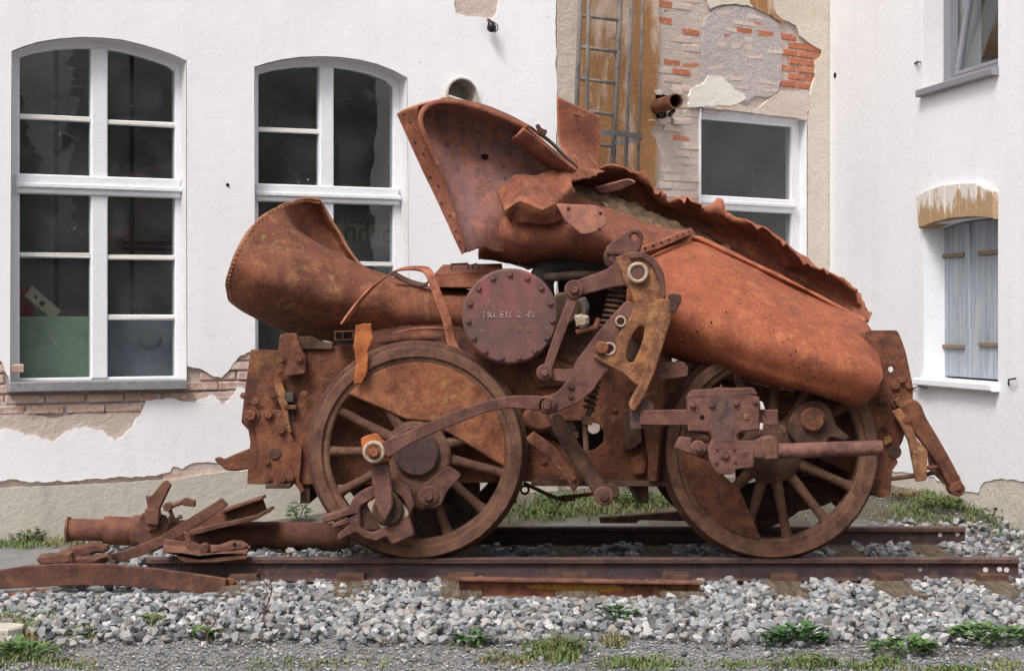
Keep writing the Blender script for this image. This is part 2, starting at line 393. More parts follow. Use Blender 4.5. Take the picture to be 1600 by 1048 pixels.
# one bolt mesh shared by all: hexagon head on a washer, unit radius, facing -y
_b = join([lathe_y((0, 0, 0), [(.0001, -.75), (.62, -.75), (.72, -.6), (.72, -.12)], 6), lathe_y((0, 0, 0), [(.72, -.12), (1, -.12), (1, .25)], 14)])
_rv = lathe_y((0, 0, 0), [(.0001, -.62), (.5, -.52), (.85, -.25), (1, .1)], 14)
BOLT_ME = {}
def bolt(px, py, Y, r, parent, mat='rust_frame', kind='bolt'):
    key = (kind, mat)
    if key not in BOLT_ME:
        v, f = _b if kind == 'bolt' else _rv
        me = bpy.data.meshes.new(kind); me.from_pydata([tuple(q) for q in v], [], f); me.materials.append(MT[mat]); me.update(); BOLT_ME[key] = me
        me.polygons.foreach_set('use_smooth', [True] * len(me.polygons)); me.set_sharp_from_angle(angle=R(35))
    o = bpy.data.objects.new(kind, BOLT_ME[key]); o.location = P(px, py, Y); k = M(r, Y); o.scale = (k, k, k)
    o.rotation_euler = (0, random.uniform(0, 1), 0)
    return finish_obj(o, parent, None, None, None, None)

def grid_cr(ctrl, mu, mv):
    A = np.array(ctrl, dtype=float)
    def up(A, m):
        n = A.shape[0]; out = []
        for i in range(n - 1):
            p0, p1, p2, p3 = A[max(i - 1, 0)], A[i], A[i + 1], A[min(i + 2, n - 1)]
            for j in range(m):
                t = j / m
                out.append(.5 * (2 * p1 + (p2 - p0) * t + (2 * p0 - 5 * p1 + 4 * p2 - p3) * t * t + (3 * p1 - p0 - 3 * p2 + p3) * t ** 3))
        out.append(A[-1]); return np.array(out)
    return np.swapaxes(up(np.swapaxes(up(A, mu), 0, 1), mv), 0, 1)
def sheet(name, rows, mat, parent, mu=8, mv=8, th=.012, amp=.01, freq=5, jag=None, seed=0, crumple=0, crease=0, **kw):
    """torn or bent plate: rows of (px, py, Y) control points, smoothly interpolated and dented"""
    A = grid_cr([[P(*q) for q in r] for r in rows], mu, mv); nu, nv = A.shape[:2]
    du = np.gradient(A, axis=0); dv = np.gradient(A, axis=1); nr = np.cross(du, dv); nr /= np.linalg.norm(nr, axis=2, keepdims=True) + 1e-9
    for i in range(nu):
        for j in range(nv):
            q = Vector(A[i, j]) * freq + Vector((seed * 3.7, 0, 0))
            d = amp * (noise.noise(q) + .5 * noise.noise(q * 2.3))
            if crumple: d += crumple * (abs(noise.noise(q * 1.7 + Vector((9, 4, 1)))) * 2 - .5)
            if crease:
                vd, vp = noise.voronoi(q * .55); d += crease * (vd[1] - vd[0] - .35)
            A[i, j] += nr[i, j] * d
    if jag:
        for side, a in jag:
            for k in range(nu if side in 'lr' else nv):
                idx = {'t': (0, k), 'b': (nu - 1, k), 'l': (k, 0), 'r': (k, nv - 1)}[side]
                q = Vector((k * .105, seed, ord(side))); kr = random.Random(seed * 1000 + k * 7 + ord(side))
                w3 = [noise.noise(q + Vector((0, 5 * m_, 0))) + .7 * noise.noise(q * 2.3 + Vector((m_, 8, 1))) * (1 + noise.noise(q * .8)) + .10 * noise.noise(q * 9.3) for m_ in range(3)]
                spk = kr.choice((0, 0, 0, 0, 0, .6, -.7)) * kr.random()
                A[idx] += np.array((a * w3[0] * .7, a * w3[1], a * (1.3 * w3[2] + spk)))
    V = A.reshape(-1, 3); Fc = [(i * nv + j, i * nv + j + 1, (i + 1) * nv + j + 1, (i + 1) * nv + j) for i in range(nu - 1) for j in range(nv - 1)]
    o = mk(name, V, Fc, mat, parent, smooth=True, solid=th, **kw)
    if crease: sharp(o, 28)
    BV[o.name] = BVHTree.FromPolygons([tuple(q) for q in V], Fc)
    return o
BV = {}
def hit(o, px, py):
    c = cam.location; d = (P(px, py, 0) - c).normalized()
    loc, nr, i, dist = BV[o.name].ray_cast(c, d)
    if loc is None: return None, None
    if nr.dot(d) > 0: nr = -nr
    return loc, nr
RIV = {}
def rivets_on(o, pix, r, h, mat, parent):
    for q in pix:
        loc, nr = hit(o, q[0], q[1])
        if loc is None: continue
        if mat not in RIV:
            V, Fc = lathe_y((0, 0, 0), [(.0001, -1), (.5, -.85), (.85, -.4), (1, .3)], 10); me = bpy.data.meshes.new('rivet'); me.from_pydata(V, [], Fc); me.materials.append(MT[mat]); me.polygons.foreach_set('use_smooth', [True] * len(me.polygons)); RIV[mat] = me
        ob = bpy.data.objects.new('rivet', RIV[mat]); ob.matrix_basis = Matrix.Translation(loc + nr * .006) @ nr.to_track_quat('-Y', 'Z').to_matrix().to_4x4() @ Matrix.Diagonal((r, h, r, 1)); finish_obj(ob, parent, None, None, None, None)
def spots_on(name, o, pix, r, h, mat, parent, dome=True, **kw):
    """small studs or black discs painting the dark of drilled holes on a sheet, one joined mesh"""
    parts = []
    for q in pix:
        loc, nr = hit(o, q[0], q[1])
        if loc is None: continue
        rr = q[2] if len(q) > 2 else r
        m_ = nr.to_track_quat('Z', 'Y').to_matrix(); n = 10; V = []
        prof = [(1, 0), (.8, .6), (.35, 1)] if dome else [(1, 1), (.55, 1), (.3, 1)]
        for (a, b) in prof:
            for k in range(n): V.append(loc + m_ @ Vector((rr * a * math.cos(2 * math.pi * k / n), rr * a * math.sin(2 * math.pi * k / n), h * b + .006)))
        Fc = [(j * n + k, j * n + (k + 1) % n, (j + 1) * n + (k + 1) % n, (j + 1) * n + k) for j in range(2) for k in range(n)] + [tuple(range(2 * n, 3 * n))]
        parts.append((V, Fc))
    V, Fc = join(parts); return mk(name, V, Fc, mat, parent, smooth=dome, **kw)

# ------------------------------------------------------------------ walls: u along the wall, z up, d into the wall
class Wall:
    def __init__(s, ox, oy, ang):
        s.o = Vector((ox, oy)); s.e = Vector((math.cos(R(ang)), math.sin(R(ang)))); s.n = Vector((-s.e.y, s.e.x))
    def uz(s, px, py, d=0):
        a, b = (px - 800) / F, -(py - HOR) / F
        c = Vector((0, CY)); den = a * s.n.x + s.n.y
        t = (d - (c - s.o).dot(s.n)) / den
        q = Vector((a * t, CY + t)); return ((q - s.o).dot(s.e), CZ + b * t)
    def p(s, u, z, d=0): q = s.o + s.e * u + s.n * d; return Vector((q.x, q.y, z))
    def pp(s, px, py, d=0): u, z = s.uz(px, py, d); return s.p(u, z, d)
    def scale(s, px, d=0): u0, _ = s.uz(px, 500, d); q = s.p(u0, 0, d); return F / (q.y - CY)
MAIN = Wall(-2.99, 1.90, 27)
_c = MAIN.p(3.71, 0); ANX = Wall(_c.x, _c.y, 38)
_k = ANX.p(2.81, 0); RGT = Wall(_k.x, _k.y, -79.4)
def jag(pts, amp, step=8, seed=0, closed=False):
    out = []; N = len(pts)
    for i in range(N if closed else N - 1):
        a, b = Vector(pts[i]), Vector(pts[(i + 1) % N]); L = (b - a).length; k = max(1, int(L / step)); nn = Vector((-(b - a).y, (b - a).x)).normalized()
        for j in range(k):
            q = a.lerp(b, j / k); w = noise.noise(Vector((q.x * .11, q.y * .11, seed))) + .6 * noise.noise(Vector((q.x * .37, q.y * .37, seed + 4)))
            out.append(tuple(q + nn * amp * (w if j else .4 * w)))
    if not closed: out.append(tuple(pts[-1]))
    return out
def wpoly(w, name, loops, d0, d1, mat, parent=None, px=True, bevel=0.0, **kw):
    lp = [[w.uz(q[0], q[1], d0) for q in l] for l in loops] if px else loops
    v, f = extrude2d(lp, d1 - d0, bevel)
    dm = (d0 + d1) / 2
    return mk(name, [w.p(x, y, dm - z) for x, y, z in v], f, mat, parent, **kw)
def wbox(w, name, u0, u1, z0, z1, d0, d1, mat, parent=None, bev=0.004, **kw):
    return wpoly(w, name, [[(u0, z0), (u1, z0), (u1, z1), (u0, z1)]], d0, d1, mat, parent, px=False, bevel=bev, **kw)
def wpx(w, name, x0, y0, x1, y1, d0, d1, mat, parent=None, bev=0.004, **kw):
    xc, yc = (x0 + x1) / 2, (y0 + y1) / 2
    return wbox(w, name, w.uz(x0, yc, d0)[0], w.uz(x1, yc, d0)[0], w.uz(xc, y1, d0)[1], w.uz(xc, y0, d0)[1], d0, d1, mat, parent, bev, **kw)
def lining(w, name, pts_uz, d0, d1, mat, parent, t=.006):
    cx = sum(q[0] for q in pts_uz) / len(pts_uz); cz = sum(q[1] for q in pts_uz) / len(pts_uz); V = []; N = len(pts_uz)
    for q in pts_uz:
        v = Vector((cx - q[0], cz - q[1])); v.normalize(); a = Vector(q) + v * t
        V += [w.p(a.x, a.y, d0), w.p(a.x, a.y, d1)]
    return mk(name, V, [(2 * i, 2 * i + 1, 2 * ((i + 1) % N) + 1, 2 * ((i + 1) % N)) for i in range(N)], mat, parent)
def wrod(w, name, pts, r, mat, parent, n=10, **kw):
    V, Fc = tube_mesh([w.pp(*q) for q in pts], r, n); return mk(name, V, Fc, mat, parent, smooth=True, **kw)

# ------------------------------------------------------------------ ground
gx = np.concatenate([np.linspace(-60, -4.5, 12), np.linspace(-4.2, 4.2, 60), np.linspace(4.5, 60, 12)])
gy = np.concatenate([np.linspace(-60, -5, 14), np.linspace(-4.5, 7, 80), np.linspace(8, 60, 12)])
GV = [(x, y, hgt(x, y) + .008 * noise.noise(Vector((x * 3, y * 3, 0))) - .012) for y in gy for x in gx]; nx = len(gx)
mk('ground', GV, [(j * nx + i, j * nx + i + 1, (j + 1) * nx + i + 1, (j + 1) * nx + i) for j in range(len(gy) - 1) for i in range(nx - 1)], 'ground_gravel', kind='structure', smooth=True, recentre=False)

# ------------------------------------------------------------------ main white wall with two arched windows
def hole_uz(w, pts): return [w.uz(*q) for q in pts]
W1 = [(16, 604), (18, 80), (38, 72), (62, 65), (95, 60), (128, 58), (160, 59), (190, 62), (220, 69), (250, 78), (272, 86), (292, 95), (292, 601)]
W2 = [(399, 592), (397, 105), (415, 99), (440, 93), (470, 89), (500, 88), (530, 89), (560, 93), (590, 100), (615, 110), (637, 122), (640, 592)]
TOP = -260
mw = empty('plastered_wall', MAIN.p(0, 0), 'long white plastered wall with two arched windows and peeling base', 'wall')
u_l, u_r = -3.2, 3.71
core1, core2 = hole_uz(MAIN, W1), hole_uz(MAIN, W2)
zt = 5.6
_vu, _vz = MAIN.uz(720, 149); VENT = [(_vu + .116 * math.cos(i * math.pi / 16), _vz + .116 * math.sin(i * math.pi / 16)) for i in range(32)]
wpoly(MAIN, 'brick_core', [[(u_l, -.3), (u_r, -.3), (u_r, zt), (u_l, zt)], core1, core2, VENT], .025, .22, 'mortar', mw, px=False)
lining(MAIN, 'window_reveal', core1, .0, .20, 'reveal_plaster', mw); lining(MAIN, 'window_reveal', core2, .0, .20, 'reveal_plaster', mw)
# missing paint and plaster under the windows, one bay with the first opening
low = jag([(293, 572), (318, 578), (330, 586), (346, 590), (360, 574), (372, 560), (386, 551), (402, 546), (425, 552), (430, 604)], 3, 5, 1)
low2 = jag([(430, 604), (398, 612), (372, 606), (352, 632), (330, 618), (300, 628), (262, 622), (230, 625), (222, 642), (208, 668), (182, 691), (160, 672), (132, 668), (108, 672), (86, 690), (52, 680), (22, 672), (-10, 668), (-60, 664)], 5, 5, 2)
low3 = jag([(-60, 545), (0, 556), (8, 580), (16, 600)], 4, 5, 3)
bay = W1[1:-1] + low + low2[1:] + low3[:-1]
patch_top = jag([(712, -40), (709, -8), (711, 12), (712, 20), (730, 26), (752, 27), (770, 30), (778, 18), (782, -10), (780, -40)], 2.5, 5, 5, True)
edge_r = [MAIN.uz(*q) for q in jag([(869, 780), (868, 500), (870, 380), (868, 270), (871, 160), (868, 60), (870, -40), (869, -260)], 2.0, 8, 7)]
base = jag([(-250, 757), (-80, 752), (0, 752), (20, 748), (45, 753), (110, 751), (160, 748), (185, 744), (205, 746), (250, 741), (266, 737), (270, 728), (285, 733), (300, 724), (330, 722), (350, 721), (400, 724), (520, 716), (700, 705), (868, 695)], 2.5, 6, 9)
base_uz = [MAIN.uz(*q) for q in base]
outer = [(u_l, zt), (u_l, base_uz[0][1])] + [q for q in base_uz if q[0] > u_l + .02] + edge_r[6:] + [(edge_r[-1][0], zt)]
wpoly(MAIN, 'white_plaster', [outer, hole_uz(MAIN, bay), hole_uz(MAIN, W2), hole_uz(MAIN, patch_top), VENT], 0, .024, 'white_plaster', mw, px=False)
# undercoat left on the wall below the bricks
wpoly(MAIN, 'undercoat', [jag([(-70, 640), (-20, 624), (12, 628), (36, 640), (60, 650), (90, 652), (130, 644), (165, 646), (200, 636), (222, 628), (262, 634), (312, 614), (352, 612), (398, 606), (436, 600), (440, 640), (360, 660), (300, 650), (240, 660), (210, 700), (-70, 705)], 4, 6, 11, True)], .010, .0245, 'undercoat', mw)
wpoly(MAIN, 'undercoat', [[(700, -60), (795, -60), (795, 45), (700, 45)]], .012, .0245, 'undercoat', mw)
wpoly(MAIN, 'undercoat', [jag([(255, 735), (280, 722), (400, 715), (540, 706), (540, 745), (400, 750), (262, 755)], 3, 6, 13, True)], .008, .0245, 'undercoat', mw)
wpoly(MAIN, 'plinth', [[(u_l, -.3), (u_r, -.3), (u_r, MAIN.uz(869, 712)[1])] + [(q[0], q[1] - .012) for q in reversed([MAIN.uz(*q) for q in jag([(-320, 770), (-80, 762), (100, 755), (200, 750), (262, 746), (330, 736), (400, 730), (520, 722), (700, 712)], 2, 7, 15)]) if q[0] > u_l + .02] + [(u_l, MAIN.uz(-320, 770)[1])]], -.02, .0245, 'plinth_render', mw, px=False)
# exposed bricks, each its own piece
BR = {}
def brick(w, u, z, L, H, D, mat, parent, d=0.0):
    key = (round(L, 3), mat, random.randint(0, 3))
    if key not in BR:
        rnd = random.Random(hash(key) & 0xffff); V, Fc = boxm((0, 0, 0), L, H, D)
        bm = bmesh.new(); vs_ = [bm.verts.new(v) for v in V]; [bm.faces.new([vs_[i] for i in f]) for f in Fc]
        bmesh.ops.bevel(bm, geom=bm.edges[:], offset=.005, segments=1, affect='EDGES')
        for v in bm.verts: v.co += Vector((rnd.uniform(-1, 1), rnd.uniform(-1, 1), rnd.uniform(-1, 1))) * .003
        me = bpy.data.meshes.new('brick'); bm.to_mesh(me); bm.free(); me.materials.append(MT[mat]); BR[key] = me
    o = bpy.data.objects.new('brick', BR[key])
    rot = Matrix((( w.e.x, 0, -w.n.x), (w.e.y, 0, -w.n.y), (0, 1, 0)))
    o.matrix_basis = Matrix.Translation(w.p(u, z, d + D / 2)) @ rot.to_4x4()
    return finish_obj(o, parent, None, None, None, None)
def inside(pts, x, y):
    c = False; n = len(pts)
    for i in range(n):
        (x1, y1), (x2, y2) = pts[i], pts[i - 1]
        if (y1 > y) != (y2 > y) and x < (x2 - x1) * (y - y1) / (y2 - y1) + x1: c = not c
    return c
def bricks(w, poly_px, L, H, jt, matf, parent, d, avoid=()):
    pu = [w.uz(*q) for q in poly_px]; av = [[w.uz(*q) for q in a] for a in avoid]
    u0, u1 = min(q[0] for q in pu), max(q[0] for q in pu); z0, z1 = min(q[1] for q in pu), max(q[1] for q in pu)
    row = int(z0 / (H + jt)); z = row * (H + jt)
    while z < z1 + H:
        off = (row % 2) * .5 * (L + jt); u = math.floor(u0 / (L + jt)) * (L + jt) - off
        while u < u1 + L:
            if inside(pu, u, z) and not any(inside(a, u, z) for a in av):
                m_ = matf(u, z)
                if m_: brick(w, u + random.uniform(-.004, .004), z, L * random.choice((1, 1, .96)), H, .05, m_, parent, d + random.uniform(-.004, .006))
            u += L + jt
        z += H + jt; row += 1
bricks(MAIN, [(-60, 545), (12, 555), (15, 612), (292, 604), (293, 570), (330, 580), (346, 584), (372, 556), (400, 540), (440, 545), (440, 622), (300, 622), (250, 640), (150, 648), (60, 652), (-60, 640)], .235, .052, .012, lambda u, z: 'brick_pink', mw, .006, [W1])
bricks(MAIN, [(262, 728), (300, 716), (420, 712), (540, 705), (540, 745), (262, 752)], .235, .052, .012, lambda u, z: 'brick_pink', mw, .004)

# windows
def bar_jit(o, amp=.002):
    for v in o.data.vertices: v.co += Vector((random.uniform(-amp, amp),) * 3)
def window(w, name, label, hole, xs, up_rows, lo_rows, tr, bot, group, dF=.13):
    """xs: left stile outer, left glass, mullion l, mullion r, right glass, right stile outer (pixels at recess)"""
    t = empty(name, w.pp((xs[0] + xs[5]) / 2, bot, dF), label, 'window', group)
    dz = dF + .055
    ho = [w.uz(*q) for q in hole]
    # outer frame: the opening's own outline with the light opening cut out
    uL, uR = w.uz(xs[1], 400, dF)[0], w.uz(xs[4], 400, dF)[0]
    cx = (min(q[0] for q in ho) + max(q[0] for q in ho)) / 2
    zb = w.uz((xs[0] + xs[5]) / 2, bot, dF)[1]
    arch = [q for q in ho[1:-1]]
    inner = [(uL, zb)]
    fw = w.uz(xs[1], 400, dF)[0] - ho[1][0]
    for q in arch:
        uu = min(max(q[0], uL), uR); zz_ = q[1] - .055
        inner.append((uu, zz_))
    inner.append((uR, zb))
    fo = [(q[0], q[1]) for q in ho]
    wpoly(w, 'outer_frame', [fo, inner], dF, dF + .07, 'window_paint', t, px=False, bevel=.006)
    um0, um1 = w.uz(xs[2], 400, dF)[0], w.uz(xs[3], 400, dF)[0]
    zs = [q[1] for q in arch]; ztop = max(zs) - .05
    zt0, zt1 = w.uz((xs[0] + xs[5]) / 2, tr[1], dF)[1], w.uz((xs[0] + xs[5]) / 2, tr[0], dF)[1]
    wbox(w, 'mullion', um0, um1, zb - .01, zt0 + .004, dF - .012, dF + .06, 'window_paint', t, .008)
    wbox(w, 'mullion', um0, um1, zt1 - .004, ztop, dF - .012, dF + .06, 'window_paint', t, .008)
    wbox(w, 'transom', uL - .03, uR + .03, zt0, zt1, dF - .03, dF + .065, 'window_paint', t, .008)
    wbox(w, 'drip_rail', uL - .035, uR + .035, zt0 + (zt1 - zt0) * .30, zt0 + (zt1 - zt0) * .55, dF - .05, dF - .03, 'window_paint', t, .006)
    # glazing bars and panes
    def arch_z(u):
        for a, b in zip(arch[:-1], arch[1:]):
            if a[0] <= u <= b[0]: return a[1] + (b[1] - a[1]) * (u - a[0]) / max(1e-6, b[0] - a[0]) - .05
        return arch[0][1] - .05 if u < arch[0][0] else arch[-1][1] - .05
    for col, (ua, ub) in enumerate(((uL, um0), (um1, uR))):
        pxc = (xs[1] + xs[2]) / 2 if col == 0 else (xs[3] + xs[4]) / 2
        for rows, za, zb_, head in ((up_rows[col], zt1, None, True), (lo_rows[col], zb, zt0, False)):
            cuts = sorted(w.uz(pxc, y, dF)[1] for y in rows)
            for zc in cuts:
                o = wbox(w, 'glazing_bar', ua - .004, ub + .004, zc - .016, zc + .016, dF + .004, dF + .045, 'putty_white', t, .006); bar_jit(o, .0025)
            edges = [za] + cuts + [None if head else zb_]
            for k in range(len(edges) - 1):
                lo_, hi_ = edges[k], edges[k + 1]
                if hi_ is None:
                    us = np.linspace(ua - .01, ub + .01, 7); loop = [(ua - .01, lo_), (ub + .01, lo_)] + [(u, arch_z(u) + .015) for u in us[::-1]]
                else: loop = [(ua - .01, lo_), (ub + .01, lo_), (ub + .01, hi_), (ua - .01, hi_)]
                wpoly(w, 'pane', [loop], dF + .024 + .002 * random.random(), dF + .029, 'glass', t, px=False)
    return t, zb, uL, uR
w1, zb1, ul1, ur1 = window(MAIN, 'arched_window', 'arched white window whose lower panes show a green and a grey panel', W1, (20, 31, 142, 168, 274, 291), ([184], [193]), ([399], [402, 496]), (276, 306), 589, 'arched windows in the white wall')
w2, zb2, ul2, ur2 = window(MAIN, 'arched_window', 'arched white window half hidden behind the flared rusty boiler end', W2, (399, 404, 499, 521, 615, 636), ([204], []), ([402], [412]), (291, 318), 580, 'arched windows in the white wall')
def zsill(w, px, y0, y1, x0, x1, parent):
    o = wpoly(w, 'sill', [[(x0, y0), (x1, y0 - 4), (x1, y1 - 5), (x0, y1)]], -.06, .15, 'sill_grey', parent, bevel=.006); return o
zsill(MAIN, 150, 597, 613, 14, 294, w1); zsill(MAIN, 520, 588, 602, 398, 641, w2)

# the room behind the main wall
def room(w, name, u0, u1, z0, z1, d0, d1, mat='room_grey', light=0):
    pts = [w.p(u, z, d) for d in (d0, d1) for z in (z0, z1) for u in (u0, u1)]
    if light: pts += [w.p(u0, z1, d1 - light), w.p(u1, z1, d1 - light)]  # open slot left along the back of the ceiling, added to brighten the room
    mk(name, pts, [(4, 5, 7, 6), (0, 1, 5, 4), (2, 8, 9, 3) if light else (2, 6, 7, 3), (0, 4, 6, 2), (1, 3, 7, 5)], mat, kind='structure')
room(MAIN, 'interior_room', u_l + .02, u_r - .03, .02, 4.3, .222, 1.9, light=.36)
def wcab(label, x0, y0, x1, y1, d, mat, name='cabinet', cat='cabinet', z0=None):
    a, b = MAIN.uz(x0, (y0 + y1) / 2, d)[0], MAIN.uz(x1, (y0 + y1) / 2, d)[0]; z1 = MAIN.uz((x0 + x1) / 2, y0, d)[1]
    return wbox(MAIN, name, a, b, .03 if z0 is None else z0, z1, d, d + .45, mat, None, .006, label=label, cat=cat), a, b, z1
g_, ga, gb, gz = wcab('green painted cabinet behind the bottom pane of the arched window', -25, 494, 150, 600, .27, 'cabinet_green')
wcab('blue grey cabinet with round disc behind the window pane', 153, 492, 300, 600, .27, 'cabinet_blue')
def wdisc(w, px, py, d, r, th, mat, parent, name, n=28, **kw):
    u, z = w.uz(px, py, d); V = []
    for dd, rr in ((d, r * .88), (d, r), (d + th, r)):
        for k in range(n): V.append(w.p(u + rr * math.cos(2 * math.pi * k / n), z + rr * math.sin(2 * math.pi * k / n), dd))
    Fc = [tuple(range(n))] + [(j * n + k, j * n + (k + 1) % n, (j + 1) * n + (k + 1) % n, (j + 1) * n + k) for j in range(2) for k in range(n)]
    return mk(name, V, Fc, mat, parent, **kw)
blue = [o for o in COL.objects if o.get('label', '').startswith('blue grey cabinet')][0]
wdisc(MAIN, 233, 525, .255, .072, .03, 'disc_grey', blue, 'cover_disc')
t = empty('tool_box', MAIN.p(ga + .25, gz, .7), 'red box on the green cabinet inside the arched window', 'box')
wpx(MAIN, 'box_body', 26, 462, 55, 494, .40, .60, 'red_box', t); wpx(MAIN, 'box_lid', 24, 450, 50, 461, .42, .58, 'red_box', t)
u, z = MAIN.uz(66, 474, .36)
gv = []
for a, b in ((-.12, -.042), (.12, -.042), (.12, .042), (-.12, .042)):
    ca, sa = math.cos(-.72), math.sin(-.72); gv.append((u + a * ca - b * sa, z + a * sa + b * ca))
gad = wpoly(MAIN, 'switch_plate', [gv], .34, .38, 'cream', None, px=False, bevel=.004, label='tilted cream switch plate beside the red box inside the window', cat='switch plate')
wdisc(MAIN, 66, 474, .333, .018, .01, 'hole_black', gad, 'knob'); wdisc(MAIN, 56, 464, .333, .010, .01, 'hole_black', gad, 'knob')
for i, (x, d, lb) in enumerate(((88, 1.5, 'thin upright pipe seen through the left lights of the first arched window'), (206, 1.5, 'upright pipe seen through the right lights of the first arched window'))):
    u, _ = MAIN.uz(x, 400, d)
    V, Fc = tube_mesh([MAIN.p(u, .05, d), MAIN.p(u, 4.2, d)], .018, 10); mk('heating_pipe', V, Fc, 'dark_iron', None, smooth=True, label=lb, cat='pipe')
V, Fc = join([tube_mesh([MAIN.pp(186, 379, 1.35), MAIN.pp(300, 381, 1.35)], .014, 8), tube_mesh([MAIN.pp(186, 388, 1.35), MAIN.pp(300, 390, 1.35)], .014, 8), tube_mesh([MAIN.pp(187, 373, 1.35), MAIN.pp(187, 393, 1.35)], .03, 8)])
mk('radiator_pipe', V, Fc, 'dark_iron', None, smooth=True, label='twin horizontal pipes inside the first arched window', cat='pipe')
# mirrored banner put inside the second window to stand in for a reflection
bt = empty('banner', MAIN.pp(575, 400, .5), 'mirrored olive banner standing in for a reflection in the second window', 'banner')
wpoly(MAIN, 'cloth', [[(470, 352), (520, 349), (570, 351), (640, 345), (640, 388), (600, 384), (560, 372), (520, 362), (470, 372)]], .50, .505, 'banner_cloth', bt)
def text_mesh(body, size, mirror=False, ext=.001):
    cu = bpy.data.curves.new('tmp', 'FONT'); cu.body = body; cu.size = size; cu.extrude = ext; cu.align_x = 'CENTER'; cu.align_y = 'CENTER'; cu.offset = size * .012; cu.resolution_u = 3
    ob = bpy.data.objects.new('tmp', cu); me = bpy.data.meshes.new_from_object(ob)
    v = [(-x.co.x if mirror else x.co.x, x.co.y, x.co.z) for x in me.vertices]; f = [tuple(p.vertices) for p in me.polygons]
    bpy.data.objects.remove(ob); bpy.data.meshes.remove(me); return v, f
v, f = text_mesh('bahn', .20, True); u, z = MAIN.uz(577, 364, .495)
mk('lettering', [MAIN.p(u + x, z + y - .12 * x * .3, .496 - zz_) for x, y, zz_ in v], f, 'banner_ink', bt)

# small fittings on the main wall
t = empty('flue_pipe', MAIN.pp(721, 150, 0), 'short round ceramic pipe end sticking out of the white wall', 'pipe')
def wtube(w, px, py, ro, ri, d0, d1, mat, parent, name, tilt=(0, 0), n=32):
    u, z = w.uz(px, py, 0); V = []
    for rr, dd in ((ri, d1), (ri, d0), (ro, d0), (ro, d1)):
        for k in range(n): V.append(w.p(u + tilt[0] * (d0 - dd) + rr * math.cos(2 * math.pi * k / n), z + tilt[1] * (d0 - dd) + rr * math.sin(2 * math.pi * k / n), dd))
    return mk(name, V, [(j * n + k, j * n + (k + 1) % n, (j + 1) * n + (k + 1) % n, (j + 1) * n + k) for j in range(3) for k in range(n)], mat, parent, smooth=False)
wtube(MAIN, 720, 149, .118, .108, -.03, .21, 'ceramic', t, 'pipe_wall'); 
wdisc(MAIN, 720, 149, .19, .112, .01, 'ceramic', t, 'back_wall')
wrod(MAIN, 'stay_rod', [(700, 150, -.02), (730, 160, -.025), (745, 165, -.02)], .01, 'ceramic', t)
t = empty('wall_lamp', MAIN.pp(768, 42, 0), 'small dark bulb shaped lamp high on the white wall', 'lamp')
V, Fc = tube_mesh([MAIN.pp(766, 32, -.05), MAIN.pp(767, 37, -.06), MAIN.pp(768, 43, -.06), MAIN.pp(769, 49, -.06), MAIN.pp(769, 51, -.06)], [.006, .024, .034, .026, .006], 14); mk('bulb', V, Fc, 'lamp_dark', t, smooth=True)
wrod(MAIN, 'bracket', [(766, 33, -.05), (762, 31, 0.01)], .009, 'dark_iron', t); wrod(MAIN, 'wire_guard', [(770, 34, -.05), (777, 39, -.05), (778, 46, -.05), (773, 51, -.05)], .004, 'dark_iron', t)
for i, (x, y) in enumerate(((356, 289), )):
    wdisc(MAIN, x, y, -.006, .011, .01, 'hole_black', None, 'wall_plug', label='dark plug hole in the white wall between the arched windows', cat='hole')

# ------------------------------------------------------------------ annex wall: stripped plaster, bricks, ladder
aw = empty('stripped_wall', ANX.p(0, 0), 'stripped wall of brick and stained render between ladder and corner', 'wall')
W3 = [(1095, 470), (1095, 168), (1261, 187), (1261, 470)]
zA = 6.0
wpoly(ANX, 'brick_core', [[(0.0, -.3), (2.83, -.3), (2.83, zA), (0.0, zA)], hole_uz(ANX, W3)], .03, .20, 'mortar', aw, px=False)
lining(ANX, 'window_reveal', hole_uz(ANX, W3), .0, .15, 'reveal_plaster', aw)
wpoly(ANX, 'stained_render', [jag([(905, 460), (905, 330), (904, 180), (906, 60), (905, -280)], 1.5, 8, 21) + jag([(1028, -280), (1030, 0), (1029, 120), (1024, 150), (1026, 190), (1016, 205), (1029, 230), (1025, 300), (1022, 460)], 3, 6, 22)], .004, .031, 'stained_render', aw)
wpoly(ANX, 'pale_render', [jag([(871, 460), (871, -280)], .5, 30, 23) + jag([(904.4, -280), (903.6, 150), (904.4, 460)], .3, 10, 24)], .002, .031, 'pale_strip', aw)
infill = jag([(1099, 175), (1098, 60), (1102, 30), (1115, 16), (1140, 9), (1170, 12), (1195, 20), (1215, 36), (1221, 60), (1221, 125), (1215, 145), (1200, 152), (1180, 150), (1150, 170), (1120, 178)], 1.2, 6, 25, True)
wpoly(ANX, 'infill', [infill], .014, .031, 'infill_mortar', aw)
wpoly(ANX, 'bright_patch', [jag([(1078, 168), (1077, 150), (1081, 137), (1098, 132), (1108, 118), (1130, 120), (1142, 134), (1158, 145), (1166, 154), (1150, 164), (1120, 165), (1095, 166.5)], 2.6, 4, 26, True)], .001, .0285, 'bright_patch', aw)
wpoly(ANX, 'lintel_render', [jag([(1097, 162), (1150, 160), (1176, 172), (1188, 168), (1200, 156), (1222, 143), (1262, 141), (1266, 150), (1261.5, 187), (1095, 167)], 1.6, 5, 29, True)], .0045, .031, 'pale_strip', aw)
ren = jag([(1297, -280), (1297, 520), (1263, 520), (1262, 188), (1265, 160), (1268, 138), (1275, 120), (1274, 95), (1284, 88), (1284, 78), (1268, 70), (1250, 56), (1244, 40), (1232, 34), (1222, 30), (1205, 20), (1180, 12), (1150, 6), (1125, 8), (1110, 14), (1100, -10), (1088, -280)], 1.6, 6, 27, True)
wpoly(ANX, 'beige_render', [ren], .006, .031, 'beige_render', aw)
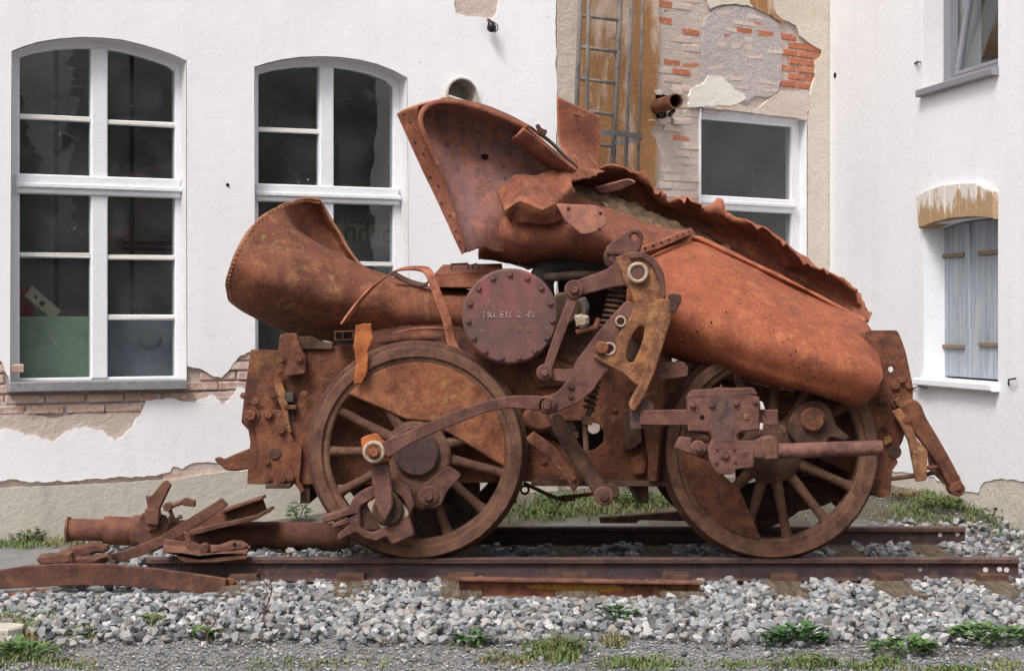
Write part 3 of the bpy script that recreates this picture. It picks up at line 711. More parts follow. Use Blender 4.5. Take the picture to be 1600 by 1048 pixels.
wpoly(ANX, 'ochre_stain', [jag([(1168, -60), (1205, -60), (1209, 6), (1213, 22), (1226, 34), (1222, 36), (1205, 24), (1180, 14), (1172, 4)], 1.6, 5, 28, True)], .0035, .0062, 'stained_render', aw)
ORG = [(1037, 22, .12), (1036, 8, .12), (1078, 47, .14), (1068, 100, .13), (1072, 112, .14), (1078, 124, .12), (1070, 213, .10)]
def anx_mat(u, z):
    for x, y, rr in ORG:
        uu, zz0 = ANX.uz(x, y)
        if abs(u - uu) < rr and abs(z - zz0) < .045: return 'brick_orange'
    return 'brick_painted'
bricks(ANX, [(1031, -20), (1096, -20), (1096, 310), (1024, 310)], .178, .050, .011, anx_mat, aw, .0262, [[(1020, 125), (1068, 125), (1068, 185), (1020, 185)], [(1076, 128), (1110, 110), (1110, 175), (1076, 175)]])
bricks(ANX, [(1222, 50), (1250, 56), (1270, 70), (1290, 76), (1290, 95), (1276, 98), (1276, 120), (1268, 142), (1222, 142)], .178, .050, .011, lambda u, z: 'brick_orange', aw, .019)
for i in range(26):
    px, py = random.uniform(1106, 1214), random.uniform(14, 150)
    if py < 45 and abs(px - 1160) > 50: continue
    u, z = ANX.uz(px, py); brick(ANX, u, round(z / .061) * .061, .178, .050, .05, random.choice(('brick_orange', 'brick_painted', 'brick_painted')) if py < 60 else 'brick_painted', aw, .0132)
wpoly(ANX, 'broken_hole', [jag([(1023, 150), (1034, 146), (1042, 150), (1042, 182), (1030, 190), (1022, 184)], 2, 4, 33, True)], .020, .0305, 'hole_black', aw)  # jagged black plate painting the dark of the hole round the pipe
for i in range(7):
    u, z = ANX.uz(random.uniform(1020, 1062), random.choice((140, 144, 186, 190))); brick(ANX, u, z, .09, .04, .05, 'brick_painted', aw, .005)
t = empty('rusty_stub_pipe', ANX.pp(1040, 162, 0), 'stub of rusty pipe sticking out of broken brickwork', 'pipe')
def stub(w, a, b, ro, ri, mat, parent, name):
    A, B = w.pp(*a), w.pp(*b); V1, F1 = tube_mesh([A, B], ro, 22, False); V2, F2 = tube_mesh([A + (B - A) * .3, B], ri, 22, False)
    n = 22; V, Fc = join([(V1, F1), (V2, [q[::-1] for q in F2])]); Fc += [(n + k, n + (k + 1) % n, 3 * n + (k + 1) % n, 3 * n + k) for k in range(n)] + [tuple(range(2 * n, 3 * n))]
    o = mk(name, V, Fc, mat, parent); sharp(o); return o
stub(ANX, (1022, 168, .05), (1056, 158, -.36), .055, .046, 'rust_pipe', t, 'pipe_wall')
stub(ANX, (1030, 180, .05), (1035, 174, -.10), .022, .016, 'dark_iron', t, 'conduit'); stub(ANX, (1046, 180, .05), (1052, 173, -.12), .018, .012, 'dark_iron', t, 'conduit')
w3t = empty('broad_window', ANX.pp(1175, 460, .14), 'plain white framed window with large dusty panes beside the corner', 'window')
ho = hole_uz(ANX, W3); dF = .08
uL, uR = ANX.uz(1096, 300, dF)[0] - .3, ANX.uz(1237, 300, dF)[0]; zT = ANX.uz(1175, 193, dF)[1]; zB = ANX.uz(1175, 462, dF)[1]
uR2 = ANX.uz(1261, 300, 0)[0]; uL0 = ho[0][0]
inn = [(uL0 + .02, zB), (uL0 + .02, zT), (uR, zT), (uR, zB)]
wpoly(ANX, 'outer_frame', [[(uL0, zB - .06), (uL0, ho[1][1] + .03), (uR2, ho[1][1] + .03), (uR2, zB - .06)], inn], dF, dF + .07, 'window_paint', w3t, px=False, bevel=.006)
zr0, zr1 = ANX.uz(1175, 331, dF)[1], ANX.uz(1175, 309, dF)[1]
wbox(ANX, 'transom', uL0 + .01, uR + .02, zr0, zr1, dF - .02, dF + .06, 'window_paint', w3t, .008); wbox(ANX, 'drip_rail', uL0 + .01, uR + .02, zr0 + .045, zr0 + .075, dF - .04, dF - .02, 'window_paint', w3t, .005)
wbox(ANX, 'pane', uL0, uR + .01, zr1 - .01, zT + .01, dF + .025, dF + .03, 'glass', w3t, 0); wbox(ANX, 'pane', uL0, uR + .01, zB - .01, zr0 + .01, dF + .025, dF + .03, 'glass', w3t, 0)
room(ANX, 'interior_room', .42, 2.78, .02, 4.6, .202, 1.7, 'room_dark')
wrod(ANX, 'handrail', [(1100, 285, 1.2), (1180, 225, .9), (1185, 230, .9)], .02, 'dark_iron', None, label='dark rail inside the broad window', cat='rail')

# caged ladder fixed to the stained render
ld = empty('caged_ladder', ANX.pp(935, 300, -.1), 'grey steel caged ladder fixed to the rust stained wall', 'ladder')
dL = -.16
def lrail(x0, y0, x1, y1, d, r, nm):
    a, b = ANX.pp(x0, y0, d), ANX.pp(x1, y1, d); v = (b - a); a2 = a - v * .9; b2 = b + v * .12
    V, Fc = tube_mesh([a2, b2], r, 10); return mk(nm, V, Fc, 'cage_steel', ld, smooth=True)
lrail(907, 0, 897, 270, dL, .017, 'rail'); lrail(969, 0, 957, 270, dL, .020, 'rail')
for i in range(-5, 7):
    y = 28 + i * 49.3
    if y > 330: break
    xl, xr = 907 - y * .037, 969 - y * .044
    wrod(ANX, 'rung', [(xl, y - 4, dL), (xr, y + 4, dL)], .013, 'cage_steel', ld)
lrail(920, 0, 915, 270, -.75, .013, 'cage_bar'); lrail(987, 0, 977, 270, -.75, .013, 'cage_bar'); lrail(1004, 0, 997, 270, -.42, .010, 'cage_bar')
for yy in (208, -240):
    pts = smooth_path([ANX.pp(897, yy + 2, dL), ANX.pp(893, yy - 1, -.4), ANX.pp(912, yy - 2, -.76), ANX.pp(955, yy, -.86), ANX.pp(984, yy + 3, -.74), ANX.pp(1002, yy + 7, -.42), ANX.pp(958, yy + 16, dL)], 6)
    V = []; Fc = []
    for i, q in enumerate(pts):
        tg = (pts[min(i + 1, len(pts) - 1)] - pts[max(i - 1, 0)]).normalized(); nn = tg.cross(Vector((0, 0, 1))).normalized()
        for a, b in ((-1, -1), (1, -1), (1, 1), (-1, 1)): V.append(q + nn * a * .004 + Vector((0, 0, b * .018)))
    for i in range(len(pts) - 1):
        for k in range(4): a = i * 4 + k; b = i * 4 + (k + 1) % 4; Fc.append((a, b, b + 4, a + 4))
    mk('cage_hoop', V, Fc, 'cage_steel', ld)
wrod(ANX, 'wall_bracket', [(957, 240, dL), (957, 240, .02)], .014, 'cage_steel', ld); wrod(ANX, 'wall_bracket', [(899, 240, dL), (899, 240, .02)], .014, 'cage_steel', ld)
wrod(ANX, 'wall_bracket', [(966, 60, dL), (966, 60, .02)], .014, 'cage_steel', ld)

# ------------------------------------------------------------------ white side wall at the corner
rw = empty('side_wall', RGT.p(0, 0), 'white plastered side wall with a shuttered opening and tilted window', 'wall')
WS = [(1446, 592), (1443, 356), (1456, 350), (1470, 346), (1490, 342), (1510, 340), (1535, 339), (1560, 341), (1560, 592)]
WU = [(1446, 148), (1443, -190), (1557, -240), (1557, 112)]
hS, hU = hole_uz(RGT, WS), hole_uz(RGT, WU)
# square the openings up in wall space
uSl, uSr = hS[1][0], hS[-1][0]; zS0 = hS[0][1]
hS = [(uSl, zS0)] + [(q[0], q[1]) for q in hS[1:-1]] + [(uSr, zS0)]
zU0 = (hU[0][1] + hU[3][1]) / 2; hU = [(uSl, zU0), (uSl, zU0 + 1.55), (uSr, zU0 + 1.55), (uSr, zU0)]
uE = 6.2
wpoly(RGT, 'core', [[(0, -.3), (uE, -.3), (uE, zA), (0, zA)], hS, hU], .022, .42, 'mortar', rw, px=False)
bs = [RGT.uz(*q) for q in jag([(1300, 716), (1340, 722), (1400, 738), (1440, 738), (1470, 752), (1500, 764), (1528, 770), (1534, 756), (1560, 748), (1600, 752), (1640, 770)], 4, 6, 41)]
wpoly(RGT, 'white_plaster', [[(0.0, zA), (0.0, bs[0][1])] + bs[1:] + [(uE, bs[-1][1]), (uE, zA)], hS, hU], 0, .0215, 'white_plaster_blue', rw, px=False)
wpoly(RGT, 'plinth', [[(0.004, -.3), (uE, -.3), (uE, .75), (0.004, .62)]], .006, .0218, 'plinth_pale', rw, px=False)
lining(RGT, 'window_reveal', hS, 0, .43, 'white_plaster_blue', rw); lining(RGT, 'window_reveal', hU, 0, .43, 'reveal_plaster', rw)
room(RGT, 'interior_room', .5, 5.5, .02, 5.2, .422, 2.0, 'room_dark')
# arch of upright bricks over the shutters
ain = [RGT.uz(*q) for q in ((1442, 357), (1462, 349), (1484, 343), (1507, 340), (1533, 339), (1560, 342))]
aout = [RGT.uz(*q) for q in ((1438, 306), (1460, 295), (1483, 289), (1507, 286), (1533, 287), (1560, 300))]
for i in range(5):
    a, b, c, d = ain[i], ain[i + 1], aout[i + 1], aout[i]; g = .0025
    wpoly(RGT, 'brick', [[(a[0] + g, a[1]), (b[0] - g, b[1]), (c[0] - g, c[1] + .006 * (i % 2)), (d[0] + g, d[1])]], -.035, .12, 'brick_arch', rw, px=False, bevel=.006)
# shutters
sh = empty('shutter_pair', RGT.p((uSl + uSr) / 2, zS0, .15), 'pair of weathered blue grey shutters closed in the arched opening', 'shutter')
dS = .155
ua = RGT.uz(1466, 470, dS)[0]; um = RGT.uz(1516, 470, dS)[0]; ub = um + (um - ua) * 1.0
ua = min(ua, uSl + .012)
def arch_at(u):
    for a, b in zip(hS[1:-1][:-1], hS[1:-1][1:]):
        if a[0] <= u <= b[0]: return a[1] + (b[1] - a[1]) * (u - a[0]) / (b[0] - a[0])
    return hS[1][1] if u < hS[1][0] else hS[-2][1]
zsb = zS0 + .02
for k, (a, b) in enumerate(((ua, um - .006), (um + .006, uSr - .01))):
    us = np.linspace(a, b, 5); leaf = wpoly(RGT, 'shutter_leaf', [[(a, zsb), (b, zsb)] + [(u, arch_at(u) - .01) for u in us[::-1]]], dS, dS + .035, 'shutter_paint', sh, px=False, bevel=.005)
    for f_ in (.34, .67):
        ug = a + (b - a) * f_; wbox(RGT, 'board_joint', ug - .003, ug + .003, zsb + .02, arch_at(ug) - .05, dS - .001, dS + .01, 'disc_grey', leaf, 0)
wbox(RGT, 'cover_strip', um - .016, um + .016, zsb, arch_at(um) - .02, dS - .016, dS + .004, 'shutter_paint', sh, .005)
for (x0, x1, y) in ((1450, 1505, 400), (1450, 1506, 541), (1528, 1566, 394), (1529, 1566, 538)):
    a = RGT.uz(x0, y, dS - .012)[0]; b = RGT.uz(x1, y, dS - .012)[0]; z = RGT.uz((x0 + x1) / 2, y, dS - .012)[1]
    if x0 < 1500: a = max(a, uSl - .03)
    else: b = min(b, uSr - .005)
    wbox(RGT, 'strap_hinge', a, b, z - .014, z + .014, dS - .018, dS - .004, 'strap_rust', sh, .004)
ssl = wpoly(RGT, 'ledge', [[(uSl - .05, zS0 - .045), (uSr + .02, zS0 - .045), (uSr + .02, zS0 + .008), (uSl - .05, zS0 + .008)]], -.06, .16, 'white_plaster_blue', sh, px=False, bevel=.010)
# tilted upper window
tw = empty('tilted_window', RGT.p((uSl + uSr) / 2, zU0, .15), 'grey framed window tilted open high on the side wall', 'window')
dU = .14; z0, z1 = zU0 + .03, zU0 + 1.5; a, b = uSl + .015, uSr - .015
wpoly(RGT, 'outer_frame', [[(a, z0), (b, z0), (b, z1), (a, z1)], [(a + .10, z0 + .07), (b - .06, z0 + .07), (b - .06, z1 - .06), (a + .10, z1 - .06)]], dU, dU + .07, 'grey_frame', tw, px=False, bevel=.005)
def tilt_pts(v, d_pivot, z_pivot, ang):
    out = []
    for x, y, zz_ in v:
        dz, dd = y - z_pivot, -zz_; out.append(RGT.p(x, z_pivot + dz * math.cos(ang) - dd * math.sin(ang), d_pivot + dd * math.cos(ang) + dz * math.sin(ang)))
    return out
v, f = extrude2d([[(a + .11, z0 + .075), (b - .065, z0 + .075), (b - .065, z1 - .07), (a + .11, z1 - .07)], [(a + .15, z0 + .11), (b - .10, z0 + .11), (b - .10, z1 - .11), (a + .15, z1 - .11)]], .05, .006)
mk('sash', tilt_pts(v, dU + .05, z0 + .075, R(9)), f, 'grey_frame', tw)
v, f = extrude2d([[(a + .145, z0 + .105), (b - .095, z0 + .105), (b - .095, z1 - .105), (a + .145, z1 - .105)]], .005, 0)
mk('pane', tilt_pts(v, dU + .05, z0 + .075, R(9)), f, 'glass', tw)
wbox(RGT, 'sill', uSl - .03, uSr + .01, zU0 - .02, zU0 + .03, -.05, .145, 'grey_frame', tw, .006)
# hooks and stains on the side wall
wrod(RGT, 'wall_hook', [(1576, 603, .01), (1576, 593, -.03), (1587, 591, -.03)], .006, 'dark_iron', None, label='bent iron hook in the side wall beside the shutters', cat='hook')
wrod(RGT, 'cable_stub', [(1424, 608, .01), (1436, 603, -.05), (1449, 606, -.05)], .005, 'dark_iron', None, label='loose cable stub sticking out below the shutters', cat='cable')
wrod(RGT, 'wall_nail', [(1526, 604, .01), (1526, 610, -.03)], .005, 'dark_iron', None, label='short nail in the wall under the shutter ledge', cat='nail')
wdisc(RGT, 1304, 118, -.006, .022, .02, 'hole_black', None, 'wall_plug', label='dark hole in the side wall near the corner', cat='hole')
wrod(RGT, 'iron_staple', [(1429, 100, .01), (1434, 97, -.03), (1441, 98, .01)], .007, 'rust_dark', None, label='curved iron staple in the wall beside the tilted window', cat='staple')

# ------------------------------------------------------------------ track
RZ = .16                                             # rail top
def rail_obj(x0, x1, yc, name, label, h=.115, mat='rail_steel', z=RZ, parent=None, group=None):
    pr = [(-.055, -h), (.055, -h), (.055, -h + .010), (.012, -h + .024), (.009, -.036), (.030, -.028), (.033, -.006), (.026, 0), (-.026, 0), (-.033, -.006), (-.030, -.028), (-.009, -.036), (-.012, -h + .024), (-.055, -h + .010)]
    n = len(pr); V = [(x, yc + a, z + b) for x in np.linspace(x0, x1, 12) for a, b in pr]
    Fc = [(i * n + k, i * n + (k + 1) % n, (i + 1) * n + (k + 1) % n, (i + 1) * n + k) for i in range(11) for k in range(n)] + [tuple(range(n))[::-1], tuple(range(11 * n, 12 * n))]
    o = mk(name, V, Fc, mat, parent, label=label, cat='rail', group=group); sharp(o, 35); return o
xr1 = P(1592, 872, .03).x; xl1 = P(229, 866, .03).x
r1 = rail_obj(xl1, xr1, .05, 'track_rail', 'long dark steel rail in front that both near wheels stand on', group='rails of the display track')
r2 = rail_obj(xl1 + .2, P(1507, 822, 1.5).x, 1.5, 'track_rail', 'dark steel rail under the far wheels nearer to the wall', group='rails of the display track')
for (x, y, Y) in ((1438, 890, .03), (1540, 890, .03), (1573, 890, .03), (1562, 889, .03)):
    disc('bolt_hole', x, y, .036, 4.2 if x > 1500 else 3, .01, 'chalk' if x > 1500 else 'disc_grey', r1, n=14)
for (x, y) in ((1469, 835), (1496, 834)): disc('bolt_hole', x, y, 1.486, 3.6, .01, 'chalk', r2, n=14)
def sleeper(px, i, label):
    x = P(px, 905, -.25).x; V, Fc = [], []
    pts = np.linspace(-.60, 1.95, 9)
    prof = [(-.105, -.10), (.105, -.10), (.11, .0), (.10, .012), (-.10, .012), (-.11, .0)]
    for k, y in enumerate(pts):
        for a, b in prof: V.append((x + a + .006 * noise.noise(Vector((y * 3, a * 20, px))), y, .044 + b + .010 * noise.noise(Vector((y * 4, a * 30, px + 9)))))
    n = 6
    for k in range(8):
        for j in range(n): Fc.append((k * n + j, k * n + (j + 1) % n, (k + 1) * n + (j + 1) % n, (k + 1) * n + j))
    Fc += [tuple(range(n))[::-1], tuple(range(8 * n, 9 * n))]
    o = mk('sleeper', V, Fc, 'sleeper_wood', None, label=label, cat='sleeper', group='wooden sleepers under the rails')
    pl = plate('base_plate', [(px - 22, 898), (px + 20, 898), (px + 22, 909), (px - 24, 909)], -.085, .14, 'rust_dark', o, bevel=.003)
    b_ = bolt(px - 6, 897, -.03, 5, o, 'rust_dark')
    b_.rotation_euler = (R(-90), 0, 0); b_.location.z = .06
for i, (px, lb) in enumerate(((548, 'sleeper end half buried in gravel below the left wheel'), (722, 'sleeper end at the left end of the yellow streaked iron'), (1228, 'split sleeper end below the right wheel'), (1395, 'weathered sleeper end between the right wheel and the rail end'), (1556, 'weathered sleeper at the right end of the track'), (900, 'sleeper hidden behind the yellow streaked iron'), (1060, 'sleeper between the right end of the iron and the right wheel'), (380, 'sleeper under the left end of the rail among scrap'))): sleeper(px, i, lb)

# ballast: the 300 stones that show largest are pieces of their own
def stone_shape(seed):
    rnd = random.Random(seed); bm = bmesh.new()
    for _ in range(19):
        v = Vector((rnd.gauss(0, 1), rnd.gauss(0, 1), rnd.gauss(0, 1))).normalized(); bm.verts.new((v.x * rnd.uniform(.85, 1.2), v.y * rnd.uniform(.7, 1.0), v.z * rnd.uniform(.5, .8)))
    bmesh.ops.convex_hull(bm, input=bm.verts[:]); bmesh.ops.delete(bm, geom=[v for v in bm.verts if not v.link_faces], context='VERTS')
    bm.normal_update(); bm.verts.index_update(); bm.verts.ensure_lookup_table()
    V = np.array([tuple(v.co) for v in bm.verts]); Fc = [tuple(v.index for v in f.verts) for f in bm.faces]; bm.free(); return V, Fc
SH = [stone_shape(100 + i) for i in range(14)]
bal = empty('ballast', (0, -.6, 0), None, None); bal['kind'] = 'structure'
rs = random.Random(3); stones = []
def edge_front(x): return -1.62 + .14 * noise.noise(Vector((x * 1.3, 0, 0))) + .08 * noise.noise(Vector((x * 4.1, 3, 0)))
def put(x, y, lift, r): stones.append((x, y, lift, r))
n_try = 0
sp = .042
for iy in range(int(1.68 / sp)):
    for ix in range(int(6.4 / sp)):
        x = -3.1 + ix * sp + rs.uniform(-.6, .6) * sp; y = -1.70 + iy * sp + rs.uniform(-.6, .6) * sp
        if y < edge_front(x): continue
        if y < edge_front(x) + .22 and rs.random() < .45: continue
        if x < -2.35 and y > -.42: continue
        put(x, y, .008 + .012 * rs.random(), rs.choice((.015, .018, .021, .024, .027, .032)) * rs.uniform(.85, 1.15))
for i in range(650):
    x, y = rs.uniform(-3, 3.1), rs.uniform(-1.35, -.05)
    if x < -2.3 and y > -.42: continue
    put(x, y, .020 + .014 * rs.random(), rs.uniform(.014, .032))
for i in range(1900):
    x, y = rs.uniform(-2.3, 2.75), rs.uniform(.13, 1.42); put(x, y, .01 + .03 * rs.random(), rs.uniform(.018, .034))
for i in range(620):
    x, y = rs.uniform(1.9, 3.4), rs.uniform(-.1, 2.35)
    if y > 2.35 - .5 * max(0, 2.6 - x): continue
    put(x, y, .012 + .02 * rs.random(), rs.uniform(.018, .034))
for i in range(160): put(rs.uniform(-3.2, 3.2), rs.uniform(-2.1, -1.55), .004, rs.uniform(.008, .018))
for i in range(170): put(rs.uniform(-2.6, 3.0), rs.uniform(1.58, 2.1), .01, rs.uniform(.015, .03))
def on_sleeper(x, y):
    for px in (548, 722, 1228, 1395, 1556, 900, 1060):
        sx = P(px, 905, -.25).x
        if abs(x - sx) < .085 and -.62 < y < 1.95 and not (px == 548 and rs.random() < .4): return True
    return False
def buried(x, y):
    return (-.30 < x < .96 and -.66 < y < -.32) or (x < -1.36 and -.50 < y < -.16)
stones = [q for q in stones if not buried(q[0], q[1])]
for i in range(260):
    x, y = rs.uniform(-.3, .95), rs.uniform(-.66, -.47); stones.append((x, y, -.012, rs.uniform(.018, .03)))
for i in range(160):
    x, y = rs.uniform(-3, -1.36), rs.uniform(-.50, -.33); stones.append((x, y, -.012, rs.uniform(.018, .03)))
stones = [q for q in stones if not (on_sleeper(q[0], q[1]) and q[3] > .012)]
stones.sort(key=lambda q: -(q[3] / (q[1] - CY)) * (1.0 if -1.7 < q[1] < -.1 and abs(q[0]) < 2.2 else .3))
SM = []
for k, (V, Fc) in enumerate(SH):
    me = bpy.data.meshes.new('stone'); me.from_pydata(V.tolist(), [], Fc); me.materials.append(MT['stone']); me.update(); SM.append(me)
bigV, bigF, base_i = [], [], 0
for i, (x, y, lf, r) in enumerate(stones):
    z = hgt(x, y) + lf; rot = Matrix.Rotation(rs.uniform(0, 6.28), 3, 'Z') @ Matrix.Rotation(rs.gauss(0, .45), 3, 'X') @ Matrix.Rotation(rs.gauss(0, .45), 3, 'Y'); k = rs.randrange(len(SH))
    if i < 300:
        o = bpy.data.objects.new('stone', SM[k]); o.matrix_basis = Matrix.Translation((x, y, z)) @ rot.to_4x4() @ Matrix.Scale(r, 4); finish_obj(o, bal, None, None, None, None)
    else:
        V, Fc = SH[k]; q = (V * r) @ np.array(rot).T + np.array((x, y, z)); bigV.append(q); bigF += [tuple(a + base_i for a in f) for f in Fc]; base_i += len(V)
PEB = [stone_shape(300 + i) for i in range(3)]
for i in range(9000):
    x, y = rs.uniform(-2.5, 2.5), -1.45 - .85 * rs.random()
    if rs.random() < .15: x, y = rs.uniform(1.2, 3.2), rs.uniform(1.7, 3.2)
    V, Fc = PEB[i % 3]; r = rs.uniform(.004, .0085); q = V * r + np.array((x, y, hgt(x, y) - .006)); bigV.append(q); bigF += [tuple(a + base_i for a in f) for f in Fc]; base_i += len(V)
mk('gravel', np.concatenate(bigV), bigF, 'stone', bal, kind='stuff', recentre=False)

# ------------------------------------------------------------------ the wrecked locomotive
loco = empty('wrecked_locomotive', (0.1, .75, RZ), 'torn rusted steam locomotive wreck on two spoked wheelsets', 'locomotive')
YF = .20                                              # near frame plate
fr_pts = [(392, 546), (430, 547), (560, 538), (640, 524), (720, 520), (800, 538), (880, 552), (960, 570), (1060, 588), (1130, 592), (1240, 612), (1330, 600), (1360, 560), (1362, 640), (1352, 770), (1330, 772), (1326, 738), (1270, 712), (1150, 712), (1080, 735), (1052, 755), (950, 757), (822, 752), (640, 757), (500, 757), (386, 756), (388, 720), (391, 690), (388, 672), (377, 660), (380, 630), (384, 600)]
hole1 = [(838, 676), (852, 664), (872, 657), (908, 657), (936, 662), (944, 676), (942, 692), (930, 702), (914, 706), (900, 700), (886, 704), (868, 690)]
plate('frame_plate', fr_pts, YF, .03, 'rust_frame', loco, holes=[hole1], bevel=.003)
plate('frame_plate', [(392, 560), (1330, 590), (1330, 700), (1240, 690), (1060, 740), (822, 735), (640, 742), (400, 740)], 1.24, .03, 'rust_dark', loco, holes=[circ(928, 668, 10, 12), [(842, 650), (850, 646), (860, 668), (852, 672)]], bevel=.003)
for px, w in ((470, 16), (800, 18), (1010, 20), (1345, 18)):
    V, Fc = boxm(((px - 800) * .0033, .73, .63), .05, 1.0, .42); mk('cross_stretcher', V, Fc, 'rust_dark', loco)
V, Fc = boxm((-.35, .73, .78), 1.4, .98, .03); mk('deck_plate', V, Fc, 'rust_dark', loco)
V, Fc = boxm((1.25, .73, .66), .7, .98, .03); mk('deck_plate', V, Fc, 'rust_dark', loco)

V, Fc = boxm(((655 - 800) * .0034, .75, .40), .62, .7, .36); mk('dark_fill_box', V, Fc, 'rust_black', loco)  # near-black box added so the gaps behind wheel one read dark
# wheels
RW = .546
def make_wheel(px, a0, weight, near=True):
    c = P(px, 706, 0); c.y = 0 if near else 1.55; sg = 1 if near else -1
    def ly(prof, n=72): return lathe_y(c, [(r, y * sg) for r, y in prof], n)
    V, Fc = ly([(.452, .028), (.462, .020), (.486, .020), (.486, .118), (.452, .11), (.452, .028)])
    wh = mk('wheel', V, Fc, 'rust_wheel', loco); sharp(wh, 30)
    V, Fc = ly([(.484, .012), (.492, .0), (.538, .0), (RW, .010), (RW + .003, .085), (RW + .016, .100), (RW + .026, .112), (RW + .026, .128), (RW + .010, .140), (.484, .138), (.484, .012)])
    o = mk('tyre', V, Fc, 'rust_wheel', wh); sharp(o, 30)
    V, Fc = ly([(.0001, -.012), (.105, -.012), (.125, .004), (.150, .012), (.165, .035), (.165, .12), (.0001, .12)], 40)
    o = mk('hub', V, Fc, 'rust_wheel', wh); sharp(o)
    for k in range(13):
        a = R(a0 + k * 360 / 13); dr = Vector((math.cos(a), 0, math.sin(a)))
        pth = [Vector((c.x, c.y + sg * y, c.z)) + dr * r for r, y in ((.13, .060), (.20, .056), (.32, .058), (.42, .060), (.462, .062))]
        V, Fc = tube_mesh(pth, [.036, .029, .024, .026, .036], 10, False); mk('spoke', V, Fc, 'rust_wheel', wh, smooth=True)
    if weight:
        pts = [(q[0], q[1]) for q in weight]
        v, f = extrude2d([pts], .06, .008); mk('counterweight', [(c.x + x, c.y + sg * (.045 - z), c.z + y) for x, y, z in v], f, 'rust_weight' if px < 900 else 'rust_frame', wh)
    return wh, c
def seg(a0, a1, r=.462, n=22, extra=()): return [(r * math.cos(R(a0 + (a1 - a0) * i / n)), r * math.sin(R(a0 + (a1 - a0) * i / n))) for i in range(n + 1)] + list(extra)
wa, ca = make_wheel(651, 180, seg(-10, 140, extra=[(-.05, .165), (.07, .155)]))
wb, cb = make_wheel(1207, 225.3, seg(172, 264, extra=[(-.17, -.19)]))
make_wheel(651, 190, None, False); make_wheel(1207, 190, seg(0, 100), False)
for c in (ca, cb):
    V, Fc = tube_mesh([Vector((c.x, .05, c.z)), Vector((c.x, 1.5, c.z))], .075, 18); mk('axle', V, Fc, 'rust_dark', loco, smooth=True)
# wheel one: hub cap, crank, big end, rods
disc('hub_cap', 651, 709, -.03, 36, .05, 'lever_oil', loco, .1)
plate('crank_boss', rounded([(600, 690), (640, 662), (685, 668), (706, 700), (700, 740), (680, 790), (652, 800), (628, 770), (604, 740)], 14, 4), .0, .06, 'rust_wheel', loco, bevel=.012, rnd=0)
plate('link_bar', [(654, 762), (690, 735), (702, 727), (722, 742), (698, 768), (691, 787), (676, 795), (660, 790), (652, 778)], -.10, .035, 'rust_rod', loco, rnd=6)
disc('pin_boss', 670, 775, -.115, 16, .03, 'rust_rod', loco); bolt(670, 775, -.12, 9, loco, 'rust_rod')
be = plate('big_end_strap', [(502, 806), (544, 794), (552, 776), (566, 766), (598, 752), (622, 748), (640, 760), (648, 788), (640, 808), (648, 836), (612, 852), (604, 838), (588, 846), (572, 842), (556, 832), (528, 845), (526, 836), (546, 818), (520, 826), (519, 818), (546, 806), (505, 818)], -.14, .09, 'rust_rod', loco, holes=[rounded([(562, 792), (578, 782), (606, 766), (628, 776), (640, 802), (604, 824), (580, 832), (564, 826)], 6)], rnd=4, bevel=.008)
plate('bearing_shell', rounded([(572, 786), (612, 764), (642, 804), (596, 828)], 7, 3), -.135, .06, 'ring_white', be, holes=[rounded([(582, 786), (610, 771), (631, 800), (598, 819)], 16, 5)], rnd=0)
plate('bearing_block', rounded([(556, 785), (590, 776), (636, 806), (600, 828), (566, 828)], 8, 3), -.10, .07, 'rust_dark', be, rnd=0)
disc('crank_pin', 606, 797, -.16, 25, .14, 'rust_dark', loco)
plate('return_crank', [(578, 712), (606, 710), (612, 756), (614, 792), (601, 816), (590, 800), (582, 760)], -.205, .035, 'rust_rod', loco, rnd=6, bevel=.008)
plate('rod_block', [(563, 684), (588, 676), (600, 690), (612, 694), (614, 716), (600, 722), (586, 726), (568, 716)], -.235, .04, 'rust_bright', loco, rnd=5)
plate('eccentric_rod', [(590, 694), (640, 673), (700, 646), (760, 626), (800, 618), (840, 618), (858, 622), (860, 642), (836, 641), (800, 637), (760, 644), (700, 667), (640, 694), (606, 716)], -.255, .03, 'rust_rod', loco, rnd=5, bevel=.005)
ring('pin_washer', 584, 706, -.262, 18, 11, .03, 'ring_white', loco); bolt(584, 706, -.262, 11, loco, 'rust_weight')

# valve gear
plate('lifting_arm', [(888, 444), (900, 438), (948, 421), (975, 398), (990, 398), (1000, 430), (992, 446), (962, 448), (906, 462), (892, 462)], -.20, .045, 'rust_rod', loco, rnd=8, bevel=.006)
plate('lifting_link', [(889, 462), (905, 466), (886, 512), (872, 550), (862, 578), (848, 578), (858, 545), (874, 500)], -.225, .025, 'rust_rod', loco, rnd=5)
for x, y, r, Y in ((897, 452, 15, -.24), (851, 582, 13, -.24)):
    disc('link_eye', x, y, Y, r, .05, 'rust_rod', loco); bolt(x, y, Y, r * .62, loco, 'rust_rod')
plate('lower_arm', [(858, 575), (884, 577), (920, 572), (926, 588), (905, 600), (862, 594)], -.21, .03, 'rust_rod', loco, rnd=5)
plate('radius_rod', [(980, 468), (996, 478), (984, 512), (968, 540), (962, 565), (940, 590), (926, 612), (905, 628), (866, 646), (850, 636), (848, 622), (872, 612), (888, 592), (902, 562), (926, 530), (952, 498)], -.235, .03, 'rust_rod', loco, rnd=7, bevel=.005)
disc('link_eye', 855, 633, -.255, 15, .06, 'rust_rod', loco); bolt(855, 633, -.26, 10, loco, 'rust_rod'); bolt(892, 603, -.24, 6, loco, 'rust_dark'); bolt(892, 619, -.24, 5, loco, 'rust_dark')
slot = rounded([(1000, 508), (1007, 511), (1006, 528), (998, 550), (990, 566), (982, 567), (978, 558), (981, 538), (990, 520)], 4)
